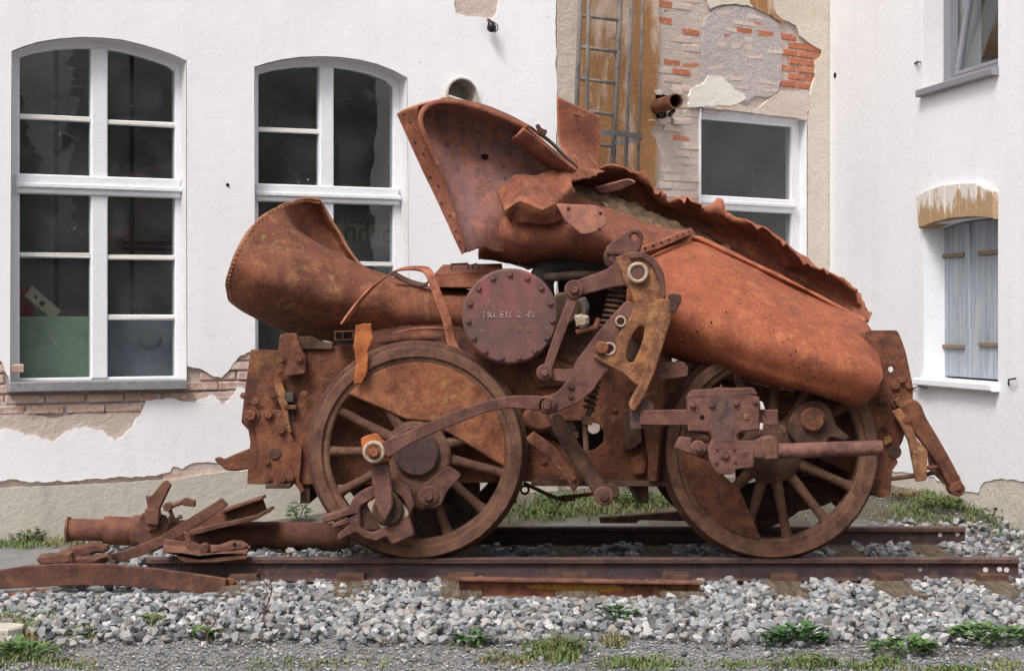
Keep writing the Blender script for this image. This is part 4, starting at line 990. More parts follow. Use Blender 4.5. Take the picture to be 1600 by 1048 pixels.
gp = plate('link_bracket', [(962, 402), (985, 393), (1006, 394), (1026, 406), (1038, 428), (1041, 462), (1036, 500), (1024, 540), (1010, 582), (1002, 600), (994, 602), (975, 584), (948, 570), (932, 562), (926, 556), (940, 556), (958, 548), (968, 520), (986, 494), (991, 472), (984, 455), (976, 442)], -.26, .035, 'rust_ochre', loco, holes=[slot], rnd=4, bevel=.006)
plate('bracket_flange', [(1034, 466), (1046, 468), (1054, 476), (1048, 500), (1038, 535), (1022, 585), (1006, 622), (992, 643), (985, 640), (984, 630), (1000, 600), (1016, 548), (1030, 495)], -.33, .12, 'rust_ochre', loco, rnd=3, bevel=.006)
plate('bracket_rim', [(985, 393), (1006, 394), (1026, 406), (1038, 428), (1041, 462), (1034, 470), (1030, 440), (1020, 415), (1004, 403), (984, 404)], -.285, .03, 'rust_rod', loco, rnd=3)
ring('trunnion_ring', 997, 426, -.295, 17, 10.5, .04, 'ring_white', loco); disc('trunnion_pin', 997, 426, -.285, 11, .05, 'rust_rod', loco)
plate('top_lug', [(956, 378), (972, 366), (986, 357), (1000, 357), (1006, 368), (1002, 390), (992, 398), (970, 400), (950, 398), (946, 388)], -.18, .06, 'rust_rod', loco, holes=[circ(992, 371, 6, 12)], rnd=6, bevel=.008)
plate('lug_cheek', [(944, 392), (958, 384), (976, 390), (985, 402), (975, 418), (952, 420), (944, 410)], -.15, .08, 'rust_dark', loco, rnd=5, bevel=.01)
disc('lug_pin', 960, 404, -.17, 8, .05, 'rust_rod', loco)
disc('die_pin', 941, 543, -.285, 10, .08, 'rust_weight', loco); ring('die_washer', 952, 545, -.268, 11, 7, .02, 'ring_white', loco); ring('die_washer', 970, 502, -.265, 9, 6, .02, 'ring_white', loco)
plate('clamp_block', [(1046, 460), (1052, 458), (1064, 460), (1065, 470), (1060, 480), (1054, 490), (1046, 486)], -.34, .09, 'rust_dark', loco, rnd=2, bevel=.006)
def coil(name, a, b, r, turns, w, mat='rust_dark'):
    A, B = P(*a), P(*b); ax = (B - A).normalized(); x = ax.cross(Vector((0, 1, 0))).normalized(); y = ax.cross(x); n = int(turns * 14)
    pth = [A.lerp(B, i / n) + (x * math.cos(6.2832 * turns * i / n) + y * math.sin(6.2832 * turns * i / n)) * r for i in range(n + 1)]
    V, Fc = tube_mesh(pth, w, 7); return mk(name, V, Fc, mat, loco, smooth=True)
coil('spring', (966, 452, -.10), (948, 516, -.10), .038, 8, .009); coil('spring', (936, 560, -.12), (920, 640, -.12), .028, 9, .008)
rod('spring_rod', [(968, 445, -.1), (922, 640, -.12), (914, 662, -.12), (916, 704, -.12)], 4.5, 'rust_dark', loco); plate('spring_nut', [(908, 650), (924, 650), (926, 664), (910, 664)], -.15, .06, 'rust_dark', loco)
plate('slide_bar', [(1000, 568), (1068, 565), (1076, 574), (1074, 588), (1004, 598), (985, 600)], -.20, .10, 'rust_rod', loco, rnd=2)
plate('swing_lever', [(858, 648), (874, 644), (896, 678), (926, 724), (952, 764), (962, 776), (952, 790), (936, 788), (914, 750), (880, 702), (862, 670)], -.06, .05, 'rust_dark', loco, rnd=6, bevel=.008)
disc('lever_boss', 944, 775, -.10, 15, .10, 'rust_rod', loco); disc('lever_cap', 944, 775, -.115, 8, .04, 'rust_dark', loco)
disc('lever_collar', 955, 768, .02, 13, .08, 'rust_dark', loco)
plate('hanger_bar', [(822, 684), (834, 674), (870, 700), (898, 736), (907, 754), (896, 770), (884, 748), (858, 716), (826, 692)], -.02, .05, 'rust_frame', loco, rnd=3, bevel=.006); bolt(896, 747, -.03, 5, loco)
plate('bearing_boss', rounded([(815, 648), (832, 630), (856, 640), (868, 668), (846, 678), (822, 668)], 8, 3), .10, .10, 'rust_frame', loco, rnd=0, bevel=.02)
rod('brake_rod', [(818, 754, .6), (868, 778, .62), (940, 770, .6)], 3, 'rust_pipe', loco); rod('brake_rod', [(866, 776, .55), (880, 781, .8), (896, 779, 1.0)], 3, 'rust_pipe', loco)
plate('chain_hook', circ(820, 765, 8, 14), .55, .02, 'rust_dark', loco, holes=[circ(820, 765, 4.5, 12)], rnd=0)
plate('frame_pad', [(818, 560), (860, 556), (900, 575), (896, 600), (842, 606)], .17, .03, 'rust_frame', loco, rnd=3); plate('bottom_angle', [(830, 750), (1052, 752), (1052, 760), (830, 759)], .10, .10, 'rust_dark', loco, bevel=.003)
plate('bracket_web', [(1000, 620), (1028, 610), (1040, 640), (1034, 700), (1030, 752), (1018, 752), (1010, 690)], .06, .05, 'rust_frame', loco, rnd=4)
plate('stiffener', [(1020, 650), (1032, 560), (1044, 562), (1034, 660), (1026, 752), (1014, 752)], .02, .14, 'rust_frame', loco, rnd=3)
plate('wear_pad', [(975, 640), (1000, 636), (1004, 690), (985, 704), (974, 700)], .15, .05, 'rust_dark', loco, rnd=4)
plate('lower_pad', [(985, 716), (1004, 708), (1012, 724), (1008, 742), (990, 744)], .16, .04, 'rust_frame', loco, rnd=6, bevel=.01)
plate('hook_block', [(980, 748), (1000, 748), (998, 762), (990, 766), (984, 756)], .25, .10, 'rust_black', loco, rnd=3)
for x, y in ((985, 610), (982, 656), (850, 720), (1020, 730), (960, 640), (840, 604)): bolt(x, y, YF, 6, loco)

# crosshead on wheel two
ch = plate('crosshead', [(1074, 622), (1082, 617), (1172, 615), (1187, 620), (1187, 672), (1158, 675), (1152, 680), (1154, 688), (1180, 688), (1192, 681), (1208, 681), (1215, 690), (1215, 718), (1180, 716), (1178, 729), (1150, 732), (1146, 740), (1122, 740), (1110, 722), (1105, 702), (1113, 685), (1108, 676), (1076, 674)], -.34, .10, 'rust_rod', loco, rnd=3, bevel=.008)
plate('oiled_face', jag([(1108, 622), (1146, 620), (1150, 650), (1147, 690), (1118, 690), (1112, 660)], 3, 4, 44, True), -.3415, .01, 'lever_oil', ch, rnd=0, bevel=0)
plate('crosshead_top', [(1082, 610), (1118, 608), (1178, 606), (1184, 616), (1074, 622)], -.34, .12, 'rust_rod', ch, rnd=2); plate('oil_cup', [(1114, 612), (1116, 606), (1126, 605), (1127, 600), (1130, 605), (1142, 606), (1143, 612)], -.31, .04, 'rust_rod', ch, rnd=1)
for x, y, r in ((1082, 632, 6), (1112, 632, 6), (1150, 629, 6), (1180, 626, 6)): bolt(x, y, -.345, r, ch, 'rust_rod')
bolt(1133, 711, -.345, 6, ch, 'rust_rod', 'bolt'); disc('grease_hole', 1097, 652, -.342, 4, .02, 'hole_black', ch); disc('grease_hole', 1167, 651, -.346, 5, .02, 'rust_ochre', ch)
plate('wedge', [(1054, 700), (1062, 682), (1082, 684), (1080, 694), (1110, 692), (1116, 724), (1086, 712)], -.30, .06, 'rust_rod', loco, rnd=2, bevel=.006); disc('wrist_pin', 1092, 700, -.35, 12, .07, 'rust_rod', loco); bolt(1092, 700, -.355, 7, loco, 'rust_rod')
plate('lower_shoe', [(1106, 704), (1178, 704), (1178, 730), (1150, 733), (1146, 741), (1122, 741), (1110, 724)], -.36, .05, 'rust_rod', loco, rnd=4); bolt(1133, 711, -.365, 7, loco, 'rust_rod')
for x, y in ((1119, 722), (1149, 720), (1147, 700), (1120, 700)): bolt(x, y, -.362, 3.5, loco, 'rust_rod')
plate('socket', [(1192, 684), (1204, 680), (1216, 688), (1218, 718), (1196, 720), (1190, 705)], -.36, .11, 'rust_wheel', loco, rnd=4, bevel=.01)
for (x0, x1) in ((1000, 1076), (1186, 1216)):
    plate('guide_bar', [(x0, 641), (x1, 640), (x1, 664), (x0, 664)], -.30, .05, 'rust_rod', loco, rnd=1)
plate('paint_shim', [(1186, 626), (1192, 628), (1196, 640), (1188, 640)], -.33, .05, 'chalk', loco); plate('paint_shim', [(1188, 660), (1193, 662), (1192, 672), (1186, 671)], -.33, .05, 'chalk', loco)
plate('guide_yoke', [(985, 632), (1006, 620), (1022, 632), (1022, 668), (985, 672)], -.28, .05, 'lever_oil', loco, rnd=4)
rod('piston_rod', [(1206, 705, -.31), (1378, 699, -.31)], 12, 'rust_rod', loco, n=24)
plate('crank_web', [(1228, 672), (1238, 645), (1256, 628), (1284, 626), (1300, 640), (1306, 664), (1328, 684), (1322, 690), (1296, 682), (1288, 700), (1250, 700)], -.06, .04, 'rust_dark', loco, rnd=8, bevel=.008); disc('crank_pin', 1271, 655, -.10, 19, .06, 'rust_frame', loco)
plate('brake_beam', [(1085, 772), (1200, 752), (1330, 735), (1345, 760), (1290, 790), (1200, 810), (1100, 800)], .55, .12, 'rust_dark', loco, rnd=8, bevel=.02)
plate('spring_pack', [(1225, 715), (1345, 712), (1345, 740), (1230, 738)], .35, .12, 'rust_dark', loco, rnd=3)
disc('brake_shoe', 1325, 775, .7, 24, .12, 'rust_frame', loco)

# right frame end and draw arm
plate('end_plate', [(1345, 520), (1360, 516), (1402, 516), (1408, 528), (1415, 548), (1422, 580), (1427, 605), (1426, 640), (1410, 690), (1398, 712), (1404, 722), (1394, 735), (1392, 772), (1376, 778), (1360, 772), (1350, 700), (1340, 600)], .10, .04, 'rust_frame', loco, holes=[circ(1393, 577, 5, 14)], rnd=3)
for x, y, r in ((1399, 603, 8), (1405, 627, 13), (1379, 626, 8), (1420, 603, 6), (1408, 594, 6), (1417, 655, 5), (1382, 668, 5), (1374, 592, 5)): bolt(x, y, .09, r, loco)
disc('plug', 1398, 706, .09, 11, .03, 'rust_dark', loco); plate('ochre_tab', [(1380, 684), (1392, 680), (1395, 690), (1382, 696)], .07, .03, 'rust_ochre', loco)
plate('draw_arm', [(1396, 648), (1414, 628), (1428, 622), (1440, 632), (1446, 650), (1470, 690), (1490, 726), (1507, 760), (1505, 771), (1494, 776), (1486, 766), (1474, 740), (1456, 712), (1440, 690), (1420, 664)], .03, .06, 'rust_frame', loco, rnd=6, bevel=.008); disc('arm_boss', 1497, 764, .0, 11.5, .11, 'rust_frame', loco); bolt(1498, 763, .0, 6, loco, 'rust_frame', 'rivet')
plate('strut', [(1394, 643), (1407, 638), (1420, 655), (1434, 688), (1450, 704), (1448, 750), (1432, 753), (1428, 730), (1420, 690), (1410, 668)], -.01, .035, 'rust_ochre', loco, rnd=3)
rod('tie_rod', [(1388, 748, .12), (1440, 742, .08), (1480, 734, .08)], 3.5, 'rust_dark', loco); plate('gusset', [(1450, 704), (1462, 712), (1490, 756), (1482, 762), (1452, 734)], .10, .02, 'rust_plate', loco, rnd=2)
rod('stay_bolt', [(1432, 733, .02), (1470, 728, .05)], 3, 'rust_frame', loco); disc('stay_nut', 1417, 655, -.02, 6, .03, 'rust_frame', loco)
plate('back_plate', [(1330, 640), (1362, 640), (1372, 700), (1376, 775), (1345, 772)], .15, .04, 'rust_dark', loco)

# left frame end
plate('doubler', [(400, 640), (444, 640), (452, 672), (460, 690), (472, 700), (468, 752), (450, 758), (414, 758), (404, 700), (398, 668)], .165, .035, 'rust_frame', loco, rnd=4)
plate('top_bracket', [(437, 524), (442, 521), (462, 520), (466, 530), (472, 548), (478, 558), (477, 584), (446, 588), (440, 560), (434, 553)], .12, .08, 'rust_frame', loco, rnd=4, bevel=.006)
plate('corner_strip', [(428, 590), (440, 590), (448, 620), (452, 660), (456, 676), (450, 676), (440, 640), (432, 620)], .16, .03, 'rust_ochre', loco, rnd=3)
for x, y, r in ((439, 561, 7), (468, 560, 7)): bolt(x, y, .11, r, loco)
for x, y, r in ((392, 648, 13), (420, 647, 9), (400, 627, 7), (427, 617, 7), (475, 616, 6), (440, 672, 7), (418, 748, 7), (442, 748, 8), (455, 746, 7), (380, 618, 5), (437, 580, 5), (418, 722, 5)): bolt(x, y, .155, r, loco)
disc('inspection_plug', 429, 708, .155, 10, .03, 'rust_dark', loco)
plate('bolt_pocket', [(440, 610), (464, 612), (462, 655), (448, 656), (442, 640)], .193, .006, 'rust_black', loco, rnd=2, bevel=0); plate('square_nut', [(444, 613), (458, 613), (459, 628), (444, 629)], .16, .04, 'pipe_grey', loco, rnd=1)  # bolt_pocket is a thin black plate painting the dark of a recess
plate('latch', [(444, 632), (463, 633), (463, 640), (444, 639)], .15, .04, 'rust_frame', loco)
plate('foot', [(415, 756), (454, 756), (453, 763), (415, 763)], .12, .12, 'rust_dark', loco); plate('bent_tab', [(460, 748), (467, 750), (476, 766), (470, 770), (462, 758)], .16, .02, 'rust_frame', loco)
plate('horn', [(334, 716), (342, 714), (348, 718), (365, 710), (391, 700), (391, 732), (368, 736), (354, 735), (346, 728), (338, 722)], .30, .06, 'rust_frame', loco, rnd=4, bevel=.008)
plate('deck_bracket', [(464, 526), (486, 525), (500, 534), (520, 536), (520, 546), (466, 546)], .18, .2, 'rust_dark', loco, rnd=2)
cbk = plate('channel_bracket', [(522, 517), (553, 516), (553, 532), (522, 533)], .06, .10, 'rust_dark', loco, holes=[[(526, 520), (534, 520), (534, 530), (526, 530)], [(537, 520), (550, 519), (550, 529), (537, 530)]], rnd=0)

# boiler shell: flared front section, crushed in at the top
fun = sheet('flared_shell', [
 [(500, 311, .86), (478, 310, .82), (456, 314, .68), (434, 324, .46), (396, 349, .22), (366, 400, .10), (353, 443, .20), (361, 474, .46), (384, 484, .85)],
 [(513, 331, .90), (492, 336, .94), (460, 350, .74), (446, 341, .42), (412, 366, .20), (384, 414, .08), (372, 455, .20), (378, 484, .46), (402, 494, .85)],
 [(530, 360, .92), (515, 369, .98), (482, 390, .76), (472, 369, .38), (440, 390, .17), (414, 432, .07), (402, 468, .20), (408, 497, .46), (430, 507, .85)],
 [(557, 407, .92), (549, 414, .96), (528, 420, .72), (524, 398, .40), (498, 415, .19), (478, 452, .12), (468, 492, .25), (474, 519, .50), (494, 528, .85)],
 [(600, 440, .92), (598, 440, .90), (590, 438, .70), (586, 425, .46), (570, 440, .26), (562, 470, .20), (560, 506, .30), (566, 532, .50), (580, 538, .85)],
 [(680, 456, .90), (678, 454, .85), (670, 452, .66), (666, 449, .48), (660, 462, .31), (658, 490, .26), (658, 520, .35), (660, 542, .50), (670, 548, .85)],
 [(742, 460, .90), (740, 458, .85), (736, 456, .66), (734, 454, .50), (730, 466, .33), (728, 495, .30), (728, 525, .38), (729, 547, .50), (732, 552, .85)]],
 'rust_funnel', loco, 8, 7, .016, .012, 4, jag=[('t', .010)], seed=1)
rim_px = [(358 + 1 * i, 0) for i in range(1)]
rl = smooth_path([Vector((x, y, 0)) for x, y in ((498, 316), (474, 314), (440, 325), (402, 349), (372, 398), (359, 440), (366, 470))], 7)
rivets_on(fun, [(q.x, q.y) for q in rl], .011, .010, 'rust_funnel', fun)
sheet('throat_band', [[(560, 520, .34), (640, 508, .30), (720, 512, .34), (742, 540, .38)], [(560, 540, .22), (640, 526, .18), (718, 530, .22), (742, 560, .26)], [(560, 556, .30), (640, 548, .28), (716, 556, .30), (742, 580, .32)]], 'rust_frame', loco, 5, 8, .012, .006)
rod('band_lip', [(588, 532, .26), (620, 520, .22), (660, 513, .22), (700, 515, .24), (722, 524, .28)], 2.5, 'rust_funnel', loco, curve=True)
strip('bent_strap', [(538, 503, .06), (556, 478, .08), (580, 450, .12), (606, 430, .16), (630, 420, .22), (660, 420, .28), (672, 430, .24), (684, 462, .20), (698, 500, .18), (706, 535, .17), (720, 558, .16)], .055, .010, 'rust_shell', loco, wdir=(.6, .7, .35))
strip('torn_strap', [(612, 426, .30), (640, 440, .36), (665, 445, .36), (672, 432, .3)], .05, .008, 'rust_dark', loco, wdir=(.2, .9, .4))
plate('hanging_strap', jag([(556, 508), (580, 505), (583, 528), (576, 544), (574, 580), (566, 598), (553, 600), (556, 562), (552, 540)], 2, 5, 61, True), -.03, .012, 'rust_bright', loco, rnd=0)
# lidded box behind the round cover
bx = plate('sand_box', [(678, 432), (690, 430), (780, 424), (790, 440), (788, 450), (680, 449)], .30, .45, 'rust_shell', loco, rnd=2)
V = [P(678, 432, .30), P(786, 426, .30), P(784, 415, .62), P(692, 417, .62)]; V += [v + Vector((0, 0, .012)) for v in V]
mk('box_lid', V, [(0, 1, 2, 3), (7, 6, 5, 4), (0, 4, 5, 1), (1, 5, 6, 2), (2, 6, 7, 3), (3, 7, 4, 0)], 'rust_shell', bx)
rod('lid_handle', [(705, 424, .42), (705, 413, .42), (731, 412, .42), (732, 424, .42)], 1.8, 'rust_dark', bx); ring('lid_ring', 743, 417, .40, 6, 3.5, .02, 'rust_dark', bx); plate('lid_catch', [(728, 428), (742, 424), (758, 424), (752, 432), (732, 433)], .33, .05, 'rust_dark', bx)
# cylinder end with bolted cover
c = P(797, 494, -.02); rc = M(75, -.02)
V, Fc = lathe_y(c, [(rc - .006, .02), (rc - .004, .9), (.001, .9)], 48); o = mk('air_cylinder', V, Fc, 'rust_dark', loco); sharp(o)
cov = disc('cover', 797, 494, -.03, 75, .045, 'lid_paint', loco, .05, 56)
for k in range(15):
    a = 2 * math.pi * k / 15 + .1; bolt(797 + 66 * math.cos(a), 494 + 66 * math.sin(a), -.032, 5.5, cov, 'lid_paint', 'bolt')
v, f = text_mesh('HU. E16. 2. 43', .044); q = P(795, 492, -.033)
mk('lettering', [(q.x + x * 1.02, q.y - z, q.z + y) for x, y, z in v], f, 'chalk_faded', cov)
v, f = text_mesh('43. 43', .036); q = P(818, 515, -.033)
mk('lettering', [(q.x + x, q.y - z, q.z + y) for x, y, z in v], f, 'rust_plate', cov)
rod('elbow_pipe', [(848, 470, .35), (846, 440, .35), (858, 420, .38), (885, 412, .4), (940, 414, .45)], 20, 'pipe_grey', loco, curve=True, n=18); rod('cross_pipe', [(850, 434, .20), (905, 430, .22), (960, 430, .25)], 7, 'rust_black', loco)
disc('pipe_flange', 882, 482, .1, 26, .1, 'rust_dark', loco); plate('valve_body', [(896, 470), (915, 462), (922, 480), (914, 506), (898, 514), (894, 494)], .12, .12, 'pipe_grey', loco, rnd=5, bevel=.015)
rod('lubricator_pipe', [(900, 520, .05), (930, 512, .05), (935, 500, .1)], 5, 'rust_frame', loco); plate('weld_lump', jag([(898, 492), (908, 490), (920, 494), (921, 506), (910, 514), (901, 510)], 2, 4, 71, True), .02, .05, 'ring_white', loco, rnd=0, bevel=.015)
plate('saddle', [(838, 520), (900, 512), (960, 508), (1040, 540), (1060, 592), (960, 575), (850, 556)], .22, .5, 'rust_dark', loco, rnd=4)
plate('inner_black_sheet', [(870, 420), (960, 405), (1050, 440), (1050, 600), (880, 560)], .75, .02, 'rust_black', loco)  # thin near-black sheet behind the valve gear

# barrel, lower torn shell and the crumpled firebox above
bar = sheet('boiler_barrel', [
 [(1040, 374, .66), (1012, 394, .40), (986, 436, .14), (980, 490, .12), (994, 540, .32), (1018, 550, .75)],
 [(1078, 370, .58), (1048, 392, .26), (1024, 440, .02), (1018, 500, .02), (1032, 548, .25), (1055, 556, .75)],
 [(1140, 394, .58), (1118, 428, .16), (1096, 480, -.10), (1090, 530, -.08), (1106, 568, .12), (1125, 574, .75)],
 [(1210, 430, .58), (1194, 464, .10), (1180, 515, -.20), (1174, 562, -.18), (1186, 593, -.02), (1205, 596, .70)],
 [(1280, 463, .58), (1270, 500, .08), (1262, 545, -.22), (1256, 588, -.20), (1262, 612, -.04), (1280, 612, .70)],
 [(1330, 488, .58), (1338, 522, .10), (1338, 565, -.20), (1326, 606, -.18), (1320, 629, -.02), (1324, 628, .70)],
 [(1352, 504, .60), (1371, 545, .18), (1377, 588, -.12), (1362, 618, -.12), (1340, 635, .02), (1338, 634, .70)]],
 'rust_orange', loco, 12, 10, .016, .012, 3.4, jag=[('b', .006)], seed=4)
HO = [(1112, 402), (1133, 419), (1141, 417), (1150, 437), (1158, 435), (1165, 458), (1173, 454), (1176, 465), (1195, 457), (1212, 452), (1182, 481), (1190, 476), (1155, 477), (1134, 490), (1112, 504), (1090, 517), (1068, 532), (1196, 499), (1203, 494), (1208, 517), (1217, 511), (1222, 536), (1230, 531), (1235, 555), (1243, 549), (1248, 573), (1257, 568), (1262, 593), (1271, 587)]
spots_on('bolt_hole_discs', bar, [(x, y, .0055 if 1060 < x < 1160 and y > 470 else .0042) for x, y in HO], .006, .0035, 'hole_black', loco, dome=False, kind='stuff')
# rolled upper lip of the barrel and the torn far wall
sheet('barrel_lip', [[(1076, 375, .50), (1120, 393, .50), (1190, 425, .50), (1250, 454, .50), (1306, 483, .50), (1352, 507, .52)],
 [(1086, 370, .46), (1126, 388, .46), (1192, 419, .46), (1252, 448, .46), (1308, 478, .48), (1352, 501, .50)],
 [(1097, 370, .52), (1132, 388, .52), (1194, 419, .52), (1254, 449, .52), (1310, 480, .54), (1350, 499, .56)],
 [(1100, 374, .66), (1134, 393, .66), (1196, 425, .66), (1256, 455, .66), (1312, 484, .64), (1350, 502, .62)]], 'rust_orange', loco, 5, 8, .010, .006, 5, seed=6)
far = sheet('torn_far_wall', [
 [(868, 262, .62), (900, 266, .70), (935, 262, .74), (985, 268, .76), (1012, 282, .76), (1036, 306, .76), (1052, 316, .76), (1078, 309, .74), (1100, 328, .72), (1140, 336, .72), (1185, 352, .70), (1222, 376, .70), (1262, 404, .68), (1300, 430, .68), (1338, 454, .66)],
 [(872, 276, .80), (904, 280, .90), (940, 282, .98), (985, 288, 1.0), (1012, 302, 1.0), (1036, 322, .98), (1056, 332, .96), (1080, 334, .94), (1104, 346, .92), (1146, 358, .90), (1190, 378, .88), (1228, 402, .86), (1268, 428, .84), (1306, 454, .80), (1346, 474, .74)],
 [(880, 292, .90), (910, 298, .98), (945, 308, 1.04), (985, 320, 1.06), (1014, 332, 1.06), (1038, 344, 1.04), (1060, 352, 1.02), (1084, 360, 1.0), (1110, 368, .98), (1150, 386, .96), (1196, 408, .94), (1234, 428, .92), (1272, 450, .88), (1310, 472, .82), (1354, 490, .74)],
 [(884, 304, .86), (916, 314, .90), (950, 328, .92), (988, 342, .92), (1016, 354, .92), (1040, 364, .90), (1062, 372, .90), (1088, 380, .88), (1114, 388, .86), (1154, 406, .84), (1200, 428, .82), (1238, 448, .80), (1276, 468, .78), (1314, 488, .74), (1358, 502, .70)]],
 'rust_shell', loco, 6, 6, .010, .012, 5, jag=[('t', .042), ('r', .03)], seed=8, crumple=.016)
sheet('torn_end', [[(1300, 428, 1.0), (1325, 440, .94), (1344, 456, .86)], [(1318, 450, .95), (1338, 462, .84), (1350, 472, .78)], [(1330, 470, .8), (1348, 480, .72), (1362, 486, .70)], [(1336, 486, .64), (1350, 494, .62), (1360, 500, .62)]], 'rust_shell', loco, 6, 6, .010, .02, 8, jag=[('t', .02), ('r', .025), ('b', .02)], seed=9, crease=.06)
sheet('debris_strip', [[(895, 292, .86), (930, 296, .9), (970, 312, .92), (1010, 328, .92), (1050, 346, .92), (1090, 364, .92), (1140, 390, .9)], [(886, 304, .66), (926, 316, .66), (966, 332, .66), (1006, 346, .66), (1046, 360, .64), (1090, 378, .64), (1140, 404, .66)], [(888, 309, .60), (928, 321, .60), (968, 336, .60), (1008, 350, .60), (1048, 364, .6), (1090, 383, .62), (1140, 410, .64)]], 'dirt_strip', loco, 6, 9, .02, .02, 14, jag=[('b', .01)], seed=10, crumple=.012)
sheet('inner_flap', [[(930, 292, .8), (955, 286, .78), (980, 280, .74), (992, 284, .7)], [(938, 302, .82), (962, 298, .8), (984, 290, .76), (990, 288, .72)]], 'rust_plate', loco, 5, 6, .01, .004)
low_s = sheet('lower_shell', [
 [(776, 318, .40), (770, 345, .24), (758, 372, .26), (748, 392, .42), (756, 400, .90)],
 [(836, 322, .30), (830, 350, .13), (822, 380, .15), (816, 402, .34), (826, 411, .85)],
 [(884, 300, .58), (892, 332, .22), (884, 366, .11), (876, 396, .28), (884, 408, .85)],
 [(930, 320, .60), (934, 340, .28), (930, 372, .13), (922, 402, .30), (930, 412, .85)],
 [(980, 340, .60), (984, 356, .32), (978, 386, .18), (966, 412, .34), (976, 424, .85)],
 [(1036, 358, .60), (1030, 370, .34), (1014, 392, .24), (1000, 420, .34), (1010, 440, .85)],
 [(1082, 364, .58), (1062, 372, .36), (1034, 384, .28), (1012, 396, .32), (1010, 440, .85)]],
 'rust_shell', loco, 9, 9, .010, .016, 4.5, jag=[('r', .012), ('t', .016)], seed=12, crease=.045)
band = sheet('riveted_seam', [[(1000, 386, .17), (1026, 378, .19), (1056, 366, .30), (1080, 357, .46)], [(1002, 396, .16), (1030, 388, .18), (1060, 375, .29), (1084, 364, .45)]], 'rust_shell', loco, 4, 6, .012, .004)
spots_on('rivet_hole_discs', band, [(1008, 389), (1020, 385), (1032, 380.5), (1044, 376), (1056, 371), (1066, 367), (1075, 364)], .007, .0035, 'hole_black', loco, dome=False, kind='stuff')
fp = sheet('firebox_plate', [
 [(636, 170, .16), (690, 158, .14), (758, 174, .14), (820, 198, .18), (868, 238, .28), (900, 262, .40)],
 [(652, 190, .26), (694, 178, .34), (756, 192, .38), (812, 220, .40), (852, 248, .42), (888, 270, .46)],
 [(668, 232, .25), (708, 218, .34), (758, 224, .38), (806, 246, .40), (840, 264, .42), (872, 282, .44)],
 [(686, 282, .21), (718, 272, .27), (756, 274, .30), (792, 284, .31), (824, 292, .33), (856, 300, .36)],
 [(702, 332, .16), (724, 324, .20), (752, 322, .22), (780, 322, .24), (806, 322, .27), (836, 322, .32)],
 [(714, 370, .13), (732, 364, .16), (752, 360, .18), (774, 360, .21), (796, 362, .25), (824, 364, .30)],
 [(722, 396, .12), (738, 392, .15), (752, 386, .18), (770, 391, .22), (790, 395, .27), (816, 398, .34)]],
 'rust_plate', loco, 8, 8, .012, .010, 4, jag=[('b', .008)], seed=14)
fl = sheet('corner_flange', [[(620, 178, .05), (634, 170, .04), (652, 166, .06)], [(632, 205, .06), (644, 202, .06), (656, 205, .08)], [(656, 258, .08), (666, 255, .08), (676, 250, .10)], [(682, 312, .10), (691, 308, .10), (699, 300, .12)], [(704, 360, .05), (711, 357, .05), (717, 352, .07)], [(722, 398, .04), (725, 395, .04), (728, 390, .06)]], 'rust_shell', loco, 6, 4, .012, .005, 5, jag=[('r', .008)], seed=15)
rivets_on(fl, [(640, 190), (648, 222), (660, 240), (672, 276), (684, 290), (690, 318), (703, 338), (712, 362), (718, 378), (630, 178)], .007, .008, 'rust_dark', fl)
rod('rolled_edge', [(684, 256, .10), (674, 236, .09), (662, 208, .07), (657, 188, .06), (662, 172, .07), (678, 162, .10), (700, 159, .10), (740, 166, .10), (780, 181, .11), (822, 199, .14)], 4.5, 'rust_shell', loco, curve=True)
sheet('upper_hood', [[(690, 156, .10), (740, 164, .10), (790, 182, .12), (824, 198, .16)], [(690, 153, .25), (745, 162, .28), (795, 181, .3), (834, 202, .3)], [(688, 157, .5), (748, 168, .5), (800, 188, .5), (850, 215, .5)]], 'rust_shell', loco, 5, 6, .012, .005)
ang = sheet('angle_iron', [[(818, 200, .06), (846, 222, .14), (872, 244, .22), (902, 266, .32)], [(806, 212, .10), (836, 236, .18), (862, 256, .26), (886, 274, .34)], [(798, 216, .30), (830, 242, .34), (856, 262, .38), (880, 280, .42)]], 'rust_shell', loco, 5, 6, .012, .003)
rivets_on(ang, [(826, 214), (838, 222), (850, 234), (862, 244), (874, 254), (842, 232), (858, 248)], .006, .007, 'rust_dark', ang)
spots_on('plate_hole_discs', fp, [(757, 247, .020), (744, 208, .005), (778, 208, .004), (796, 242, .005), (788, 280, .005), (792, 376, .006), (724, 192, .005)], .01, .006, 'hole_black', loco, dome=False, kind='stuff')
plate('wing_bolt', [(836, 196), (842, 193), (846, 200), (850, 202), (855, 203), (854, 210), (848, 213), (840, 204)], .30, .02, 'rust_dark', loco, rnd=2)
strip('dark_flap', [(838, 206, .45), (860, 222, .5), (884, 246, .5), (902, 262, .5)], .12, .01, 'rust_black', loco)
sheet('upright_sheet', [[(870, 151, .75), (904, 167, .78), (937, 182, .80)], [(871, 190, .75), (905, 200, .79), (938, 208, .80)], [(874, 225, .74), (907, 230, .78), (938, 250, .80)], [(882, 240, .62), (912, 250, .66), (936, 264, .70)], [(892, 262, .50), (918, 264, .54), (942, 268, .58)]], 'rust_shell', loco, 7, 7, .008, .006, 5, jag=[('t', .004)], seed=18)
plate('sheet_rib', [(895, 242), (898, 241), (912, 262), (909, 263)], .58, .01, 'rust_shell', loco, rnd=0); plate('sheet_rib', [(918, 243), (921, 242), (934, 258), (931, 259)], .60, .01, 'rust_shell', loco, rnd=0)
rod('sheet_stud', [(899, 177, .76), (900, 180, .70), (909, 183, .70)], 1.8, 'rust_dark', loco)
